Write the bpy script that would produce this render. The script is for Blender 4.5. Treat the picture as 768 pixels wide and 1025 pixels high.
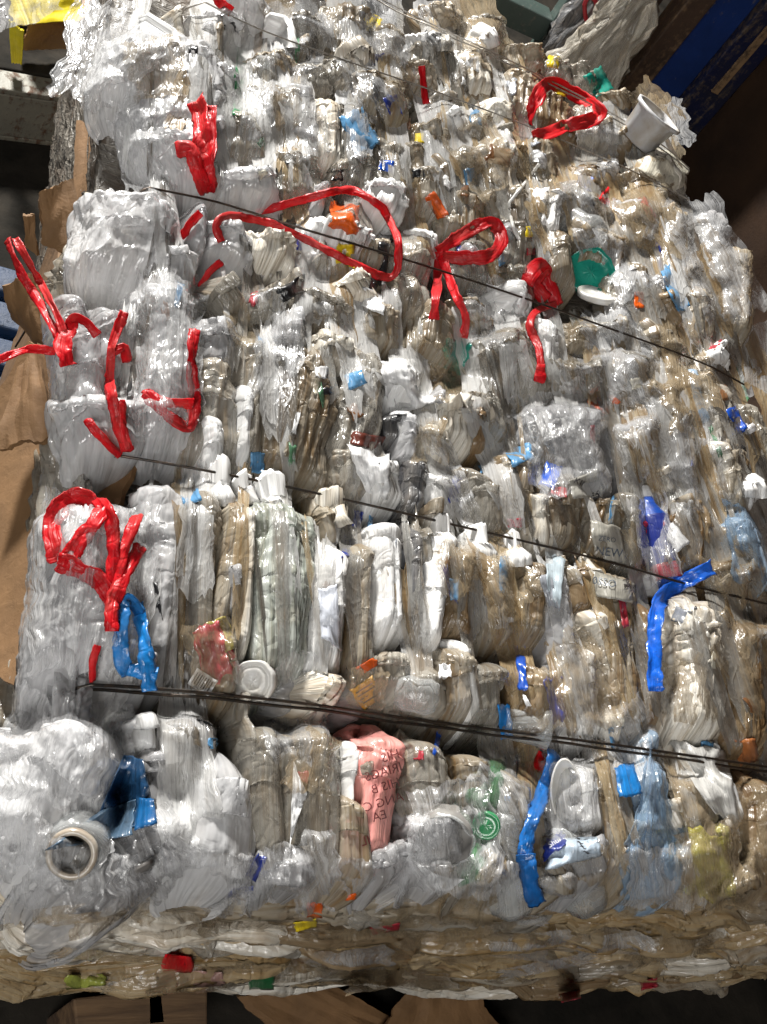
import bpy, math, random
import numpy as np
from mathutils import Vector, Matrix

random.seed(7); RNG = np.random.default_rng(7)
sc = bpy.context.scene
for o in list(bpy.data.objects): bpy.data.objects.remove(o)
COL = sc.collection

# ------------------------------------------------------------------ camera
# x runs along the baling wires, y along the bale away from the viewer, z up.  Photo pixels (768 x 1025).
W, H = 768.0, 1025.0
CX, CY = W/2, H/2
VR = np.array([2550., 985.]) - (CX, CY)      # vanishing point of the wires
VA = np.array([208., -1112.]) - (CX, CY)     # vanishing point of the bale's length
F = math.sqrt(-float(VR @ VA))
ax = np.array([VR[0], VR[1], F]); ax /= np.linalg.norm(ax)
ay = np.array([VA[0], VA[1], F]); ay /= np.linalg.norm(ay)
az = np.cross(ax, ay)
B = np.array([ax, ay, az])                   # camera (right, down, forward) -> world
ZT = 0.75                                    # height of the bale's top
CAMH = 0.83                                  # camera above the top
CAM = np.array([0, 0, ZT+CAMH])
cd = bpy.data.cameras.new('camera'); cam = bpy.data.objects.new('camera', cd); COL.objects.link(cam)
right, down, fwd = B[:, 0], B[:, 1], B[:, 2]
cam.matrix_world = Matrix(((right[0], -down[0], -fwd[0], CAM[0]), (right[1], -down[1], -fwd[1], CAM[1]),
                           (right[2], -down[2], -fwd[2], CAM[2]), (0, 0, 0, 1)))
cd.sensor_fit = 'VERTICAL'; cd.sensor_height = 24; cd.lens = F/H*24; cd.clip_start = .02; cd.clip_end = 100
sc.camera = cam

# ------------------------------------------------------------------ light
wd = bpy.data.worlds.new('World'); sc.world = wd; wd.use_nodes = True
bg = wd.node_tree.nodes['Background']; bg.inputs[0].default_value = (.92, .95, 1, 1); bg.inputs[1].default_value = .045
def area(name, loc, target, size, power, col, sy=None):
    l = bpy.data.lights.new(name, 'AREA'); l.energy = power; l.color = col; l.size = size
    if sy: l.shape = 'RECTANGLE'; l.size_y = sy
    o = bpy.data.objects.new(name, l); COL.objects.link(o); o.location = loc
    o.rotation_euler = (Vector(target)-Vector(loc)).to_track_quat('-Z', 'Y').to_euler()
    return o
area('doorway_light', (-1.0, 5.2, 3.0), (.55, .9, .7), .6, 800, (1, .975, .93))
area('added_fill_light', (-1.2, -1.6, 2.7), (.55, .5, .55), 1.3, 68, (1, .98, .95))  # unseen fill lamp added at front left to brighten the front face
sc.view_settings.view_transform = 'Standard'; sc.view_settings.look = 'None'
sc.view_settings.exposure = 0.0; sc.view_settings.gamma = 1
sc.render.engine = 'CYCLES'
sc.cycles.transparent_max_bounces = 8; sc.cycles.max_bounces = 5; sc.cycles.diffuse_bounces = 2; sc.cycles.glossy_bounces = 2; sc.cycles.use_adaptive_sampling = True; sc.cycles.adaptive_threshold = .05
sc.cycles.transmission_bounces = 2; sc.cycles.use_denoising = True
sc.cycles.caustics_reflective = False; sc.cycles.caustics_refractive = False
sc.cycles.sample_clamp_indirect = 4

# ------------------------------------------------------------------ pixel helpers
def ray(px, py):
    px = np.asarray(px, float); py = np.asarray(py, float)
    r = np.stack([px-CX, py-CY, np.full_like(px, F)], -1)
    return r @ B.T
def P(px, py, z):
    r = ray(px, py); t = (np.asarray(z, float)-CAM[2])/r[..., 2]
    return CAM + r*t[..., None]
def Pv(px, py, y):       # on a vertical plane y = const
    r = ray(px, py); t = (y-CAM[1])/r[..., 1]
    return CAM + r*np.asarray(t)[..., None]
def Pu(px, py, x):
    r = ray(px, py); t = (x-CAM[0])/r[..., 0]
    return CAM + r*np.asarray(t)[..., None]
def proj(p):
    q = (np.asarray(p)-CAM) @ B
    return q[..., 0]/q[..., 2]*F+CX, q[..., 1]/q[..., 2]*F+CY, q[..., 2]
def unit(v):
    v = np.asarray(v, float); return v/(np.linalg.norm(v, axis=-1, keepdims=True)+1e-12)

# ------------------------------------------------------------------ noise
_perm = RNG.permutation(512); _grad = unit(RNG.normal(size=(512, 3)))
def perlin(x, y, z=0.0):
    x, y, z = np.broadcast_arrays(np.asarray(x, float), y, z)
    xi, yi, zi = np.floor(x).astype(int), np.floor(y).astype(int), np.floor(z).astype(int)
    fx, fy, fz = x-xi, y-yi, z-zi
    u, v, w = [t*t*t*(t*(t*6-15)+10) for t in (fx, fy, fz)]
    def g(i, j, k):
        h = _perm[(_perm[(_perm[(xi+i) & 511]+yi+j) & 511]+zi+k) & 511]
        gr = _grad[h]
        return gr[..., 0]*(fx-i)+gr[..., 1]*(fy-j)+gr[..., 2]*(fz-k)
    def L(a, b, t): return a+t*(b-a)
    return 1.5*L(L(L(g(0,0,0), g(1,0,0), u), L(g(0,1,0), g(1,1,0), u), v), L(L(g(0,0,1), g(1,0,1), u), L(g(0,1,1), g(1,1,1), u), v), w)
_hv = RNG.uniform(-1, 1, 4096)
def facet(x, y, z=0.0):         # continuous, made of flat triangles with sharp creases, like crumpled film
    x, y, z = np.broadcast_arrays(np.asarray(x, float), y, np.asarray(z, float))
    k = (x+y)*.3660254; i = np.floor(x+k); j = np.floor(y+k); fx = x+k-i; fy = y+k-j
    zi = np.floor(z*13.7).astype(int)*131
    def h(a, b): return _hv[((i+a).astype(int)*1619+(j+b).astype(int)*3137+(((i+a)*(j+b)).astype(int) % 97)*53+zi) & 4095]
    up = fx > fy
    return h(0, 0)*(1-np.maximum(fx, fy))+h(1, 1)*np.minimum(fx, fy)+np.where(up, h(1, 0), h(0, 1))*np.abs(fx-fy)
def ridged(x, y, z=0.0):        # sharp crests: fold lines of film
    return .55-2.0*np.abs(perlin(x, y, z))

# ------------------------------------------------------------------ depth map of what is built so far (for laying things on it)
CELL = 3; NX, NY = int(W/CELL)+60, int(H/CELL)+60
DEP = np.full((NY, NX), np.inf)
def splat(p):
    x, y, d = proj(p)
    i = np.floor(x/CELL).astype(int)+30; j = np.floor(y/CELL).astype(int)+30
    m = (i >= 0) & (i < NX) & (j >= 0) & (j < NY) & (d > 0)
    np.minimum.at(DEP, (j[m], i[m]), d[m])
SD = None
def settle(k=2):                # fill holes and smooth, gives the surface that later things lie on
    global SD
    d = DEP.copy()
    x = (np.arange(NX)-30+.5)*CELL; y = (np.arange(NY)-30+.5)*CELL
    gx, gy = np.meshgrid(x, y); base = (P(gx, gy, ZT-.01)-CAM) @ B
    d = np.where(np.isinf(d), base[..., 2], d)
    for _ in range(k):
        pd = np.pad(d, 1, mode='edge')
        d = sum(pd[a:a+NY, b:b+NX]*w for a, b, w in [(0,0,1),(0,1,2),(0,2,1),(1,0,2),(1,1,4),(1,2,2),(2,0,1),(2,1,2),(2,2,1)])/16
    SD = d
def hit(px, py, lift=.0, smooth=False):       # point of the built surface behind a photo pixel, raised by lift metres
    fx = np.clip(np.asarray(px, float)/CELL+29.5, 0, NX-2); fy = np.clip(np.asarray(py, float)/CELL+29.5, 0, NY-2)
    i = fx.astype(int); j = fy.astype(int); u = fx-i; v = fy-j
    D_ = SDS if smooth else SD; d = (D_[j, i]*(1-u)+D_[j, i+1]*u)*(1-v)+(D_[j+1, i]*(1-u)+D_[j+1, i+1]*u)*v
    return CAM + ray(px, py)*((d-lift)/F)[..., None]

# ------------------------------------------------------------------ mesh helpers
def mesh_from(name, v, quads, uv=None, smooth=True):
    me = bpy.data.meshes.new(name)
    v = np.ascontiguousarray(v, np.float32); n = len(quads); k = quads.shape[1]
    me.vertices.add(len(v)); me.vertices.foreach_set('co', v.ravel())
    me.loops.add(n*k); me.loops.foreach_set('vertex_index', quads.ravel().astype(np.int32))
    me.polygons.add(n); me.polygons.foreach_set('loop_start', np.arange(0, n*k, k, dtype=np.int32))
    if uv is not None:
        l = me.uv_layers.new(name='UVMap'); l.data.foreach_set('uv', np.ascontiguousarray(uv[quads.ravel()], np.float32).ravel())
    me.polygons.foreach_set('use_smooth', np.full(n, smooth)); me.update(); me.validate()
    return me
def grid_quads(ns, nt, wrap=False):
    i, j = np.meshgrid(np.arange(ns-1), np.arange(nt if wrap else nt-1), indexing='ij'); j2 = (j+1) % nt
    return np.stack([i*nt+j, i*nt+j2, (i+1)*nt+j2, (i+1)*nt+j], -1).reshape(-1, 4)
def link(name, me, mat, parent=None):
    o = bpy.data.objects.new(name, me); COL.objects.link(o)
    if mat is not None: me.materials.append(mat)
    if parent is not None: o.parent = parent
    return o
def tag(o, label, cat, group=None, kind=None):
    if label: o['label'] = label
    if cat: o['category'] = cat
    if group: o['group'] = group
    if kind: o['kind'] = kind
    return o
def empty(name, loc):
    o = bpy.data.objects.new(name, None); COL.objects.link(o); o.location = Vector([float(c) for c in loc]); o.empty_display_size = .02
    return o
def recenter(o):                # origin to the mesh's own centre, so that every thing sits at its place
    me = o.data; n = len(me.vertices); a = np.empty(n*3, np.float32); me.vertices.foreach_get('co', a); a = a.reshape(-1, 3)
    c = a.mean(0); me.vertices.foreach_set('co', (a-c).ravel()); me.update()
    o.location = Vector([float(t) for t in c]); return o
def child(o, parent):
    o.parent = parent; o.matrix_parent_inverse = Matrix.Translation(-Vector(parent.location)); return o
def spline(pts, n):
    p = np.asarray(pts, float); d = np.r_[0, np.cumsum(np.linalg.norm(np.diff(p[:, :2], axis=0), axis=1))]
    t = np.linspace(0, d[-1], n); k = len(p); out = np.empty((n, p.shape[1]))
    idx = np.clip(np.searchsorted(d, t, side='right')-1, 0, k-2); u = (t-d[idx])/(d[idx+1]-d[idx]+1e-9)
    p0 = p[np.maximum(idx-1, 0)]; p1 = p[idx]; p2 = p[idx+1]; p3 = p[np.minimum(idx+2, k-1)]
    u = u[:, None]; out = .5*((2*p1)+(-p0+p2)*u+(2*p0-5*p1+4*p2-p3)*u**2+(-p0+3*p1-3*p2+p3)*u**3)
    return out

# ------------------------------------------------------------------ materials
class N:
    def __init__(s, name):
        s.m = bpy.data.materials.new(name); s.m.use_nodes = True; s.t = s.m.node_tree; s.t.nodes.clear()
        s.out = s.t.nodes.new('ShaderNodeOutputMaterial')
    def n(s, typ, **kw):
        x = s.t.nodes.new('ShaderNode'+typ)
        for k, v in kw.items():
            if k.startswith('i_'): x.inputs[k[2:].replace('_', ' ')].default_value = v
            else: setattr(x, k, v)
        return x
    def l(s, a, b): s.t.links.new(a, b)
    def val(s, sock, v):
        if isinstance(v, (int, float, tuple)): sock.default_value = v
        else: s.l(v, sock)
    def math(s, op, a, b=0.0, clamp=False):
        x = s.n('Math', operation=op); x.use_clamp = clamp; s.val(x.inputs[0], a); s.val(x.inputs[1], b); return x.outputs[0]
    def mix(s, f, a, b):
        x = s.n('Mix', data_type='RGBA'); s.val(x.inputs[0], f); s.val(x.inputs[6], a); s.val(x.inputs[7], b); return x.outputs[2]
    def ramp(s, f, lo, hi):
        x = s.n('MapRange'); s.val(x.inputs[0], f); x.inputs[1].default_value = lo; x.inputs[2].default_value = hi; return x.outputs[0]
    def noise(s, vec, scale, detail=3, rough=.55, dist=0.0, w=None):
        x = s.n('TexNoise', noise_dimensions='4D' if w is not None else '3D'); s.l(vec, x.inputs['Vector'])
        x.inputs['Scale'].default_value = scale; x.inputs['Detail'].default_value = detail; x.inputs['Roughness'].default_value = rough
        x.inputs['Distortion'].default_value = dist
        if w is not None: s.l(w, x.inputs['W'])
        return x.outputs[0]
    def scale(s, vec, xyz):
        x = s.n('Mapping'); s.l(vec, x.inputs[0]); x.inputs['Scale'].default_value = xyz; return x.outputs[0]
def c4(c): return (c[0], c[1], c[2], 1)

def film(name, c1, c2, stain=(.30, .20, .10), stain_amt=.3, alpha=1.0, rough=.26, coat=.5, bump=.5, trans=.12, spec=.5, an=1.0):
    """crumpled plastic film: streaked colour along the pull direction (uv x = along, uv y = across, metres)"""
    b = N(name); uv0 = b.n('UVMap').outputs[0]; oi = b.n('ObjectInfo').outputs['Random']; w = None
    cmb = b.n('CombineXYZ'); b.l(b.math('MULTIPLY', oi, 37.0), cmb.inputs[2]); add = b.n('VectorMath', operation='ADD'); b.l(uv0, add.inputs[0]); b.l(cmb.outputs[0], add.inputs[1]); uv = add.outputs[0]
    st = b.scale(uv, (6, 105, 1) if an == 1 else (26, 62, 1)); iso = b.scale(uv, (26, 30, 1)); fine = b.scale(uv, (14, 480, 1) if an == 1 else (95, 240, 1))
    n1 = b.noise(st, 1.0, 3, .62, .4, w); n2 = b.noise(iso, 1.0, 3, .6, .6, w); n3 = b.noise(fine, 1.0, 1, .6, 0, w)
    col = b.mix(b.ramp(b.math('ADD', b.math('MULTIPLY', n1, .6), b.math('MULTIPLY', n3, .4)), .40, .60), c4(c1), c4(c2))
    s1 = b.math('MULTIPLY', b.ramp(b.math('ADD', b.math('MULTIPLY', n1, .5), b.math('MULTIPLY', n2, .5)), .47, .70), stain_amt*1.8, True)
    col = b.mix(s1, col, c4(stain))
    spk = b.math('MULTIPLY', b.ramp(b.noise(b.scale(uv, (150, 210, 1)), 1.0, 1, .6, 0, w), .66, .74), .55*min(1, stain_amt*2.2), True)
    col = b.mix(spk, col, c4([t*.28 for t in stain]))
    jit = b.n('HueSaturation'); jit.inputs['Saturation'].default_value = 1.0
    b.l(b.math('ADD', b.math('MULTIPLY', oi, .35), .82), jit.inputs['Value']); b.l(col, jit.inputs['Color'])
    v = b.n('TexVoronoi', feature='DISTANCE_TO_EDGE', voronoi_dimensions='2D'); b.l(b.scale(uv, (45, 80, 1)), v.inputs['Vector']); v.inputs['Scale'].default_value = 1
    warp = b.n('VectorMath', operation='ADD'); nz = b.n('TexNoise', noise_dimensions='2D'); b.l(uv, nz.inputs['Vector']); nz.inputs['Scale'].default_value = 40
    sc_ = b.n('VectorMath', operation='SCALE'); b.l(nz.outputs[1], sc_.inputs[0]); sc_.inputs['Scale'].default_value = .03
    b.l(uv, warp.inputs[0]); b.l(sc_.outputs[0], warp.inputs[1]); b.l(b.scale(warp.outputs[0], (45, 85, 1)), v.inputs['Vector'])
    hgt = b.math('ADD', b.math('ADD', b.math('MULTIPLY', n3, .55), b.math('MULTIPLY', n1, .9)), b.math('MULTIPLY', b.ramp(v.outputs[0], 0, .25), .22))
    bp = b.n('Bump'); bp.inputs['Strength'].default_value = bump*.85; bp.inputs['Distance'].default_value = .006; b.l(hgt, bp.inputs['Height'])
    p = b.n('BsdfPrincipled'); b.l(jit.outputs[0], p.inputs['Base Color']); b.l(bp.outputs[0], p.inputs['Normal'])
    b.l(b.math('ADD', b.math('MULTIPLY', n2, .25), rough-.12), p.inputs['Roughness'])
    p.inputs['Specular IOR Level'].default_value = spec; p.inputs['Coat Weight'].default_value = coat; p.inputs['Coat Roughness'].default_value = .12
    b.l(bp.outputs[0], p.inputs['Coat Normal'])
    sh = p.outputs[0]
    if trans > 0:
        tr = b.n('BsdfTranslucent'); b.l(jit.outputs[0], tr.inputs[0]); b.l(bp.outputs[0], tr.inputs['Normal'])
        m = b.n('MixShader'); m.inputs[0].default_value = trans; b.l(sh, m.inputs[1]); b.l(tr.outputs[0], m.inputs[2]); sh = m.outputs[0]
    if alpha < 1:
        # see-through film: thicker where folds stack up or where it is seen edge-on
        lw = b.n('LayerWeight'); lw.inputs['Blend'].default_value = .35; b.l(bp.outputs[0], lw.inputs['Normal'])
        a = b.math('ADD', b.math('ADD', b.math('MULTIPLY', lw.outputs['Facing'], .5), alpha-.32), b.math('MULTIPLY', b.ramp(b.math('ADD', b.math('MULTIPLY', n1, .55), b.math('MULTIPLY', n3, .45)), .36, .68), .58), True)
        t = b.n('BsdfTransparent'); m = b.n('MixShader'); b.l(a, m.inputs[0]); b.l(t.outputs[0], m.inputs[1]); b.l(sh, m.inputs[2]); sh = m.outputs[0]
    b.l(sh, b.out.inputs[0]); return b.m

def plain(name, col, rough=.4, col2=None, scale=30, bump=.15, metal=0, coat=0, alpha=1, obj=True, bscale=80, trans=0, dist=.004, spec=.5):
    b = N(name); co = b.n('TexCoord').outputs['Object']
    n = b.noise(co, scale, 4, .6, .3); n2 = b.noise(co, bscale, 4, .6, .4)
    cc = b.mix(b.ramp(n, .35, .7), c4(col), c4(col2 or [t*.75 for t in col]))
    p = b.n('BsdfPrincipled'); b.l(cc, p.inputs['Base Color']); p.inputs['Metallic'].default_value = metal
    b.l(b.math('ADD', b.math('MULTIPLY', n2, .2), rough-.1), p.inputs['Roughness']); p.inputs['Coat Weight'].default_value = coat
    bp = b.n('Bump'); bp.inputs['Strength'].default_value = bump; bp.inputs['Distance'].default_value = dist; b.l(n2, bp.inputs['Height']); b.l(bp.outputs[0], p.inputs['Normal'])
    p.inputs['Alpha'].default_value = alpha; p.inputs['Specular IOR Level'].default_value = spec
    sh = p.outputs[0]
    if trans:
        tr = b.n('BsdfTranslucent'); b.l(cc, tr.inputs[0]); m = b.n('MixShader'); m.inputs[0].default_value = trans
        b.l(sh, m.inputs[1]); b.l(tr.outputs[0], m.inputs[2]); sh = m.outputs[0]
    b.l(sh, b.out.inputs[0]); return b.m

FM = {
 'CL': film('clear_film_white', (.70, .70, .71), (.40, .40, .41), stain_amt=.12, alpha=.52, rough=.18, coat=.9, bump=.55, an=0),
 'ML': film('milky_clear_film', (.80, .80, .81), (.58, .58, .585), stain_amt=.08, alpha=.64, rough=.18, coat=1.0, bump=.4, an=0),
 'GR': film('clear_film_grey', (.52, .49, .43), (.22, .20, .165), stain_amt=.30, alpha=.55, rough=.26, coat=.6, bump=.6),
 'WH': film('white_film', (.88, .88, .87), (.74, .74, .73), stain=(.45, .36, .25), stain_amt=.16, rough=.34, coat=.25, bump=.5),
 'CR': film('cream_film', (.74, .71, .64), (.58, .53, .44), stain=(.32, .22, .12), stain_amt=.4, rough=.33, coat=.3, bump=.6),
 'TN': film('tan_stained_film', (.52, .465, .375), (.23, .18, .115), stain=(.19, .105, .035), stain_amt=.5, alpha=.66, rough=.33, coat=.3, bump=.6),
 'BR': film('brown_stained_film', (.34, .25, .15), (.17, .11, .055), stain=(.13, .065, .02), stain_amt=.5, alpha=.85, rough=.33, coat=.3, bump=.6),
 'DK': film('black_film', (.05, .05, .055), (.14, .14, .14), stain=(.2, .16, .12), stain_amt=.25, rough=.25, coat=.5, bump=.6, trans=0),
 'GG': film('grey_green_film', (.46, .48, .44), (.27, .30, .26), stain_amt=.25, rough=.26, coat=.5, bump=.7),
 'ST': film('straw_stained_film', (.58, .46, .29), (.34, .235, .115), stain=(.20, .11, .03), stain_amt=.5, alpha=.72, rough=.3, coat=.5, bump=.7),
 'BL': film('blue_tinted_film', (.42, .52, .62), (.20, .31, .45), stain_amt=.18, alpha=.8, rough=.22, coat=.7, bump=.5),
 'PK': film('pink_film', (.80, .33, .30), (.66, .27, .24), stain=(.6, .4, .3), stain_amt=.3, rough=.3, coat=.3, bump=.4),
 'YE': film('yellow_film', (.62, .58, .12), (.42, .40, .12), stain_amt=.2, alpha=.85, rough=.25, coat=.5, bump=.5),
}
DESC = {'CL': 'shiny clear', 'ML': 'milky clear', 'GR': 'dirty grey', 'WH': 'white', 'CR': 'cream', 'TN': 'tan stained', 'BR': 'brown stained', 'DK': 'black', 'ST': 'straw coloured', 'GG': 'grey green', 'BL': 'blue tinted', 'PK': 'pink', 'YE': 'yellow'}
OVER = film('thin_clear_film', (.75, .76, .78), (.62, .62, .62), stain_amt=.05, alpha=.26, rough=.17, coat=1, bump=.6, trans=.1, spec=.8)
OVERT = film('thin_tan_film', (.52, .43, .30), (.34, .26, .16), stain_amt=.3, alpha=.34, rough=.2, coat=1, bump=.6, trans=.1, spec=.8)
CARD = plain('brown_cardboard', (.22, .12, .05), .8, (.14, .075, .03), 14, .3)
M = {}
def col(name, c, rough=.32, **k):
    if name not in M: M[name] = film(name, c, [t*.8 for t in c], stain=[t*.4+.05 for t in c], stain_amt=k.pop('stain', .30), rough=rough, coat=.35, bump=k.pop('bump', .3), trans=.1, **k)
    return M[name]
RED = film('red_drawstring_plastic', (.74, .010, .018), (.58, .008, .014), stain=(.42, .10, .08), stain_amt=.3, rough=.44, coat=.08, bump=.4, trans=.28, spec=.3)
BLUE = col('bright_blue_plastic', (.012, .22, .62), .32)
NAVY = col('navy_print', (.02, .04, .28)); ROYAL = col('royal_blue_plastic', (.01, .09, .52))
TEAL = col('teal_plastic', (.01, .27, .20)); GREEN = col('green_plastic', (.02, .22, .07)); ORANGE = col('orange_plastic', (.85, .13, .01))
YELLOW = col('yellow_plastic', (.80, .60, .02)); SKY = col('light_blue_print', (.10, .28, .50)); BLACK = col('black_plastic', (.015, .015, .017))
WHITE = col('white_plastic', (.82, .82, .82)); CREAMP = col('cream_plastic', (.72, .68, .56)); GREYP = col('grey_plastic', (.38, .40, .44))
CRIM = col('crimson_print', (.45, .03, .05)); BROWNP = col('brown_print', (.22, .10, .04))

# ------------------------------------------------------------------ where along the bale: rows between wires
WV = [.47*CAMH, .762*CAMH, 1.255*CAMH, 1.78*CAMH, 2.0*CAMH]
ROW = ['between the brown front face and the first wire', 'between the first and second wires from the front', 'between the second and third wires from the front',
       'between the third and fourth wires from the front', 'between the two rearmost wires', 'behind the rearmost wire']
def row_of(y): return sum(y > w for w in WV)

# ------------------------------------------------------------------ film bundles
def bundle_mesh(sp, wid, hgt, updir, seed, ns, nt, crumple=1.0, head=.16, tail=.45, sharp=1.0, folds=1.0, endrop=0.0, even=0.0):
    """a puffed, gathered length of film.  sp: spine points, wid/hgt: half widths and heights along it, updir: where it bulges to"""
    sp = np.asarray(sp, float); n0 = len(sp)
    s = np.linspace(0, 1, ns); k = s*(n0-1); i = np.minimum(k.astype(int), n0-2); u = (k-i)[:, None]
    c = sp[i]*(1-u)+sp[i+1]*u
    tan = unit(np.gradient(c, axis=0)); up = unit(np.broadcast_to(np.asarray(updir, float), c.shape)-tan*(tan @ np.asarray(updir, float))[:, None]); side = unit(np.cross(tan, up))
    L = np.linalg.norm(np.diff(c, axis=0), axis=1).sum(); S = s*L
    hw = np.interp(s, np.linspace(0, 1, len(wid)), wid); hh = np.interp(s, np.linspace(0, 1, len(hgt)), hgt)
    cap = np.sqrt(np.clip(1-np.clip(1-s/head, 0, 1)**2, 0, 1)); te = np.clip((1-s)/.2, 0, 1); cap = cap*(tail+(1-tail)*np.sqrt(1-(1-te)**2))
    th = np.linspace(-1, 1, nt)*math.radians(112)
    T = th[None, :]*hw[:, None]; SS = np.broadcast_to(S[:, None], T.shape)
    sd = seed*7.31
    wS = SS+.018*perlin(SS*16, T*16, sd); wT = T+.016*perlin(SS*9, T*18, sd+5)+.012*perlin(SS*4, 0*T, sd+9)
    fold = .9*facet(wT*50, wS*4, sd+1)+.9*facet(wT*120, wS*6, sd+2)+.7*facet(wT*260, wS*10, sd+3)+.3*ridged(wT*70, wS*4, sd+1)
    cr = .8*facet(wS*24, wT*34, sd+3)+.75*facet(wT*75, wS*55, sd+4)+.55*facet(wS*130, wT*170, sd+6)
    hd = np.maximum(np.clip(1-s*1.6, 0, 1), even)[:, None]
    size = np.minimum(hw, .040)[:, None]
    d = size*(folds*(.07+.075*(1-hd))*fold+crumple*(.03+.17*hd)*cr)*sharp
    big = size*.2*perlin(SS*12, T*14, sd+8)
    a = hw[:, None]*np.sin(th)[None, :]; h = hh[:, None]*np.cos(th)[None, :]
    nrm_s = np.sin(th)[None, :]*np.ones_like(a); nrm_u = np.cos(th)[None, :]*np.ones_like(a)
    d = (d+big)*np.clip(.35+cap[:, None], 0, 1)
    A = (a*cap[:, None]+nrm_s*d); U = (h*cap[:, None]+nrm_u*d)
    lat = .25*hw[:, None]*perlin(SS*7, 0*SS, sd+11)
    v = c[:, None, :]+side[:, None, :]*(A+lat)[..., None]+up[:, None, :]*(U-(.5*hh*(1-cap)+endrop*np.clip((s-.8)/.2, 0, 1)**2)[:, None])[..., None]
    v = v+tan[:, None, :]*(.012*perlin(SS*20, T*25, sd+13))[..., None]
    uv = np.stack([SS+seed*.37, T+seed*.11], -1)
    return v.reshape(-1, 3), grid_quads(ns, nt), uv.reshape(-1, 2)

seedc = [0]
BUND = []
def bundle(mat, x0, y0, w0, x1, y1, w1, h, name='film_bundle', label=None, crumple=1.0, head=.16, tail=.45, folds=1.0, cat='film bundle', dens=1.0, bend=0):
    seedc[0] += 1; sd = seedc[0]
    hm = h/1000.*.8
    n = 5; t = np.linspace(0, 1, n)
    px = x0+(x1-x0)*t+bend*np.sin(t*math.pi)+random.uniform(-3, 3)*np.sin(t*math.pi); py = y0+(y1-y0)*t
    zz = ZT-.002+hm*(.72-.38*t)
    c = P(px, py, zz)
    dep = proj(c)[2]; wpx = (w0+(w1-w0)*t)/2; hw = wpx*dep/F*1.0
    prof = hm*(1-.42*t)*(.85+.3*np.sin(math.pi*np.clip(t*1.2, 0, 1)))
    base = c.copy(); base[:, 2] -= prof*.75
    Lpx = math.hypot(x1-x0, y1-y0)
    ns = int(np.clip(Lpx/1.9*dens, 20, 130)); nt = int(np.clip(max(w0, w1)*1.35/1.6*dens, 16, 100))
    v, q, uv = bundle_mesh(base, hw, prof+.01, (0, 0, 1), sd, ns, nt, crumple, head, tail, folds=folds, endrop=.035, even=.3 if mat in ('ML', 'CL') else 0.0)
    for wv in WV: v[:, 2] -= .020*np.exp(-((v[:, 1]-wv*.965)/.016)**2)*(v[:, 2] > ZT-.05)
    splat(v)
    o = recenter(link(name, mesh_from(name, v, q, uv), FM[mat] if isinstance(mat, str) else mat))
    if label: tag(o, label, cat)
    else:
        r = row_of(c[2][1]); big = max(w0, w1)*Lpx
        sz = 'large' if big > 9000 else 'small' if big < 2200 else 'mid-sized'
        key = f'{sz} {DESC[mat]} film bundle {ROW[r]}'
        tag(o, key, cat, f'{DESC[mat]} film bundles {ROW[r]}')
    BUND.append((o, mat)); return o

# ------------------------------------------------------------------ setting: floor, walls
def box(name, lo, hi, mat, parent=None, rot=None):
    lo = np.asarray(lo, float); hi = np.asarray(hi, float)
    v = np.array([[x, y, z] for x in (lo[0], hi[0]) for y in (lo[1], hi[1]) for z in (lo[2], hi[2])])
    q = np.array([[0, 1, 3, 2], [4, 6, 7, 5], [0, 4, 5, 1], [2, 3, 7, 6], [0, 2, 6, 4], [1, 5, 7, 3]])
    o = link(name, mesh_from(name, v-v.mean(0), q, smooth=False), mat); o.location = Vector(v.mean(0).tolist())
    if rot: o.rotation_euler = rot
    bv = o.modifiers.new('bevel', 'BEVEL'); bv.width = min(.004, float((hi-lo).min())*.3); bv.segments = 2
    if parent is not None: child(o, parent)
    return o
FLOORM = plain('dirty_dark_floor', (.014, .013, .011), .95, (.035, .03, .024), 9, .5, bscale=60, spec=.08)
fl = link('floor', mesh_from('floor', np.array([[-8, -6, 0], [8, -6, 0], [8, 10, 0], [-8, 10, 0]]), np.array([[0, 1, 2, 3]]), smooth=False), FLOORM); tag(fl, 'dark dirty floor', None, kind='structure')
XW = 1.75
yc = float(Pu(np.array(725.), np.array(100.), XW)[1])
BW = plain('dark_rusty_steel', (.03, .019, .014), .8, (.06, .034, .02), 5, .35, spec=.15)
rw = box('brown_steel_wall', (XW, -1.5, 0), (XW+.05, yc-.003, 3.2), BW); tag(rw, 'dark rusty brown steel wall standing along the right side of the bale', 'wall')
root = empty('blue_steel_wall', (XW-.2, yc, 0)); tag(root, 'scuffed blue steel wall panel with rusty posts behind the bale corner', 'wall')
def xw(px, py): return float(Pv(np.array(float(px)), np.array(float(py)), yc)[0])
BLP = N('scuffed_blue_paint')
def scuffed(name, c, c2, rust, lo, hi, rough=.38):
    b = N(name); co = b.n('TexCoord').outputs['Object']
    n = b.noise(co, 7, 6, .65, .4); n2 = b.noise(b.scale(co, (30, 30, 4)), 1.0, 5, .7, .3); n3 = b.noise(co, 60, 5, .7)
    cc = b.mix(b.ramp(n, .35, .7), c4(c), c4(c2)); m = b.ramp(b.math('ADD', b.math('MULTIPLY', n2, .5), b.math('MULTIPLY', n3, .5)), lo, hi)
    cc = b.mix(m, cc, c4(rust)); p = b.n('BsdfPrincipled'); b.l(cc, p.inputs['Base Color'])
    b.l(b.math('ADD', b.math('MULTIPLY', m, .35), rough), p.inputs['Roughness'])
    bp = b.n('Bump'); bp.inputs['Strength'].default_value = .4; bp.inputs['Distance'].default_value = .003; b.l(b.math('ADD', n3, m), bp.inputs['Height']); b.l(bp.outputs[0], p.inputs['Normal'])
    b.l(p.outputs[0], b.out.inputs[0]); return b.m
BLP = scuffed('scuffed_blue_paint', (.013, .04, .18), (.009, .024, .10), (.20, .17, .13), .56, .70)
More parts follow.
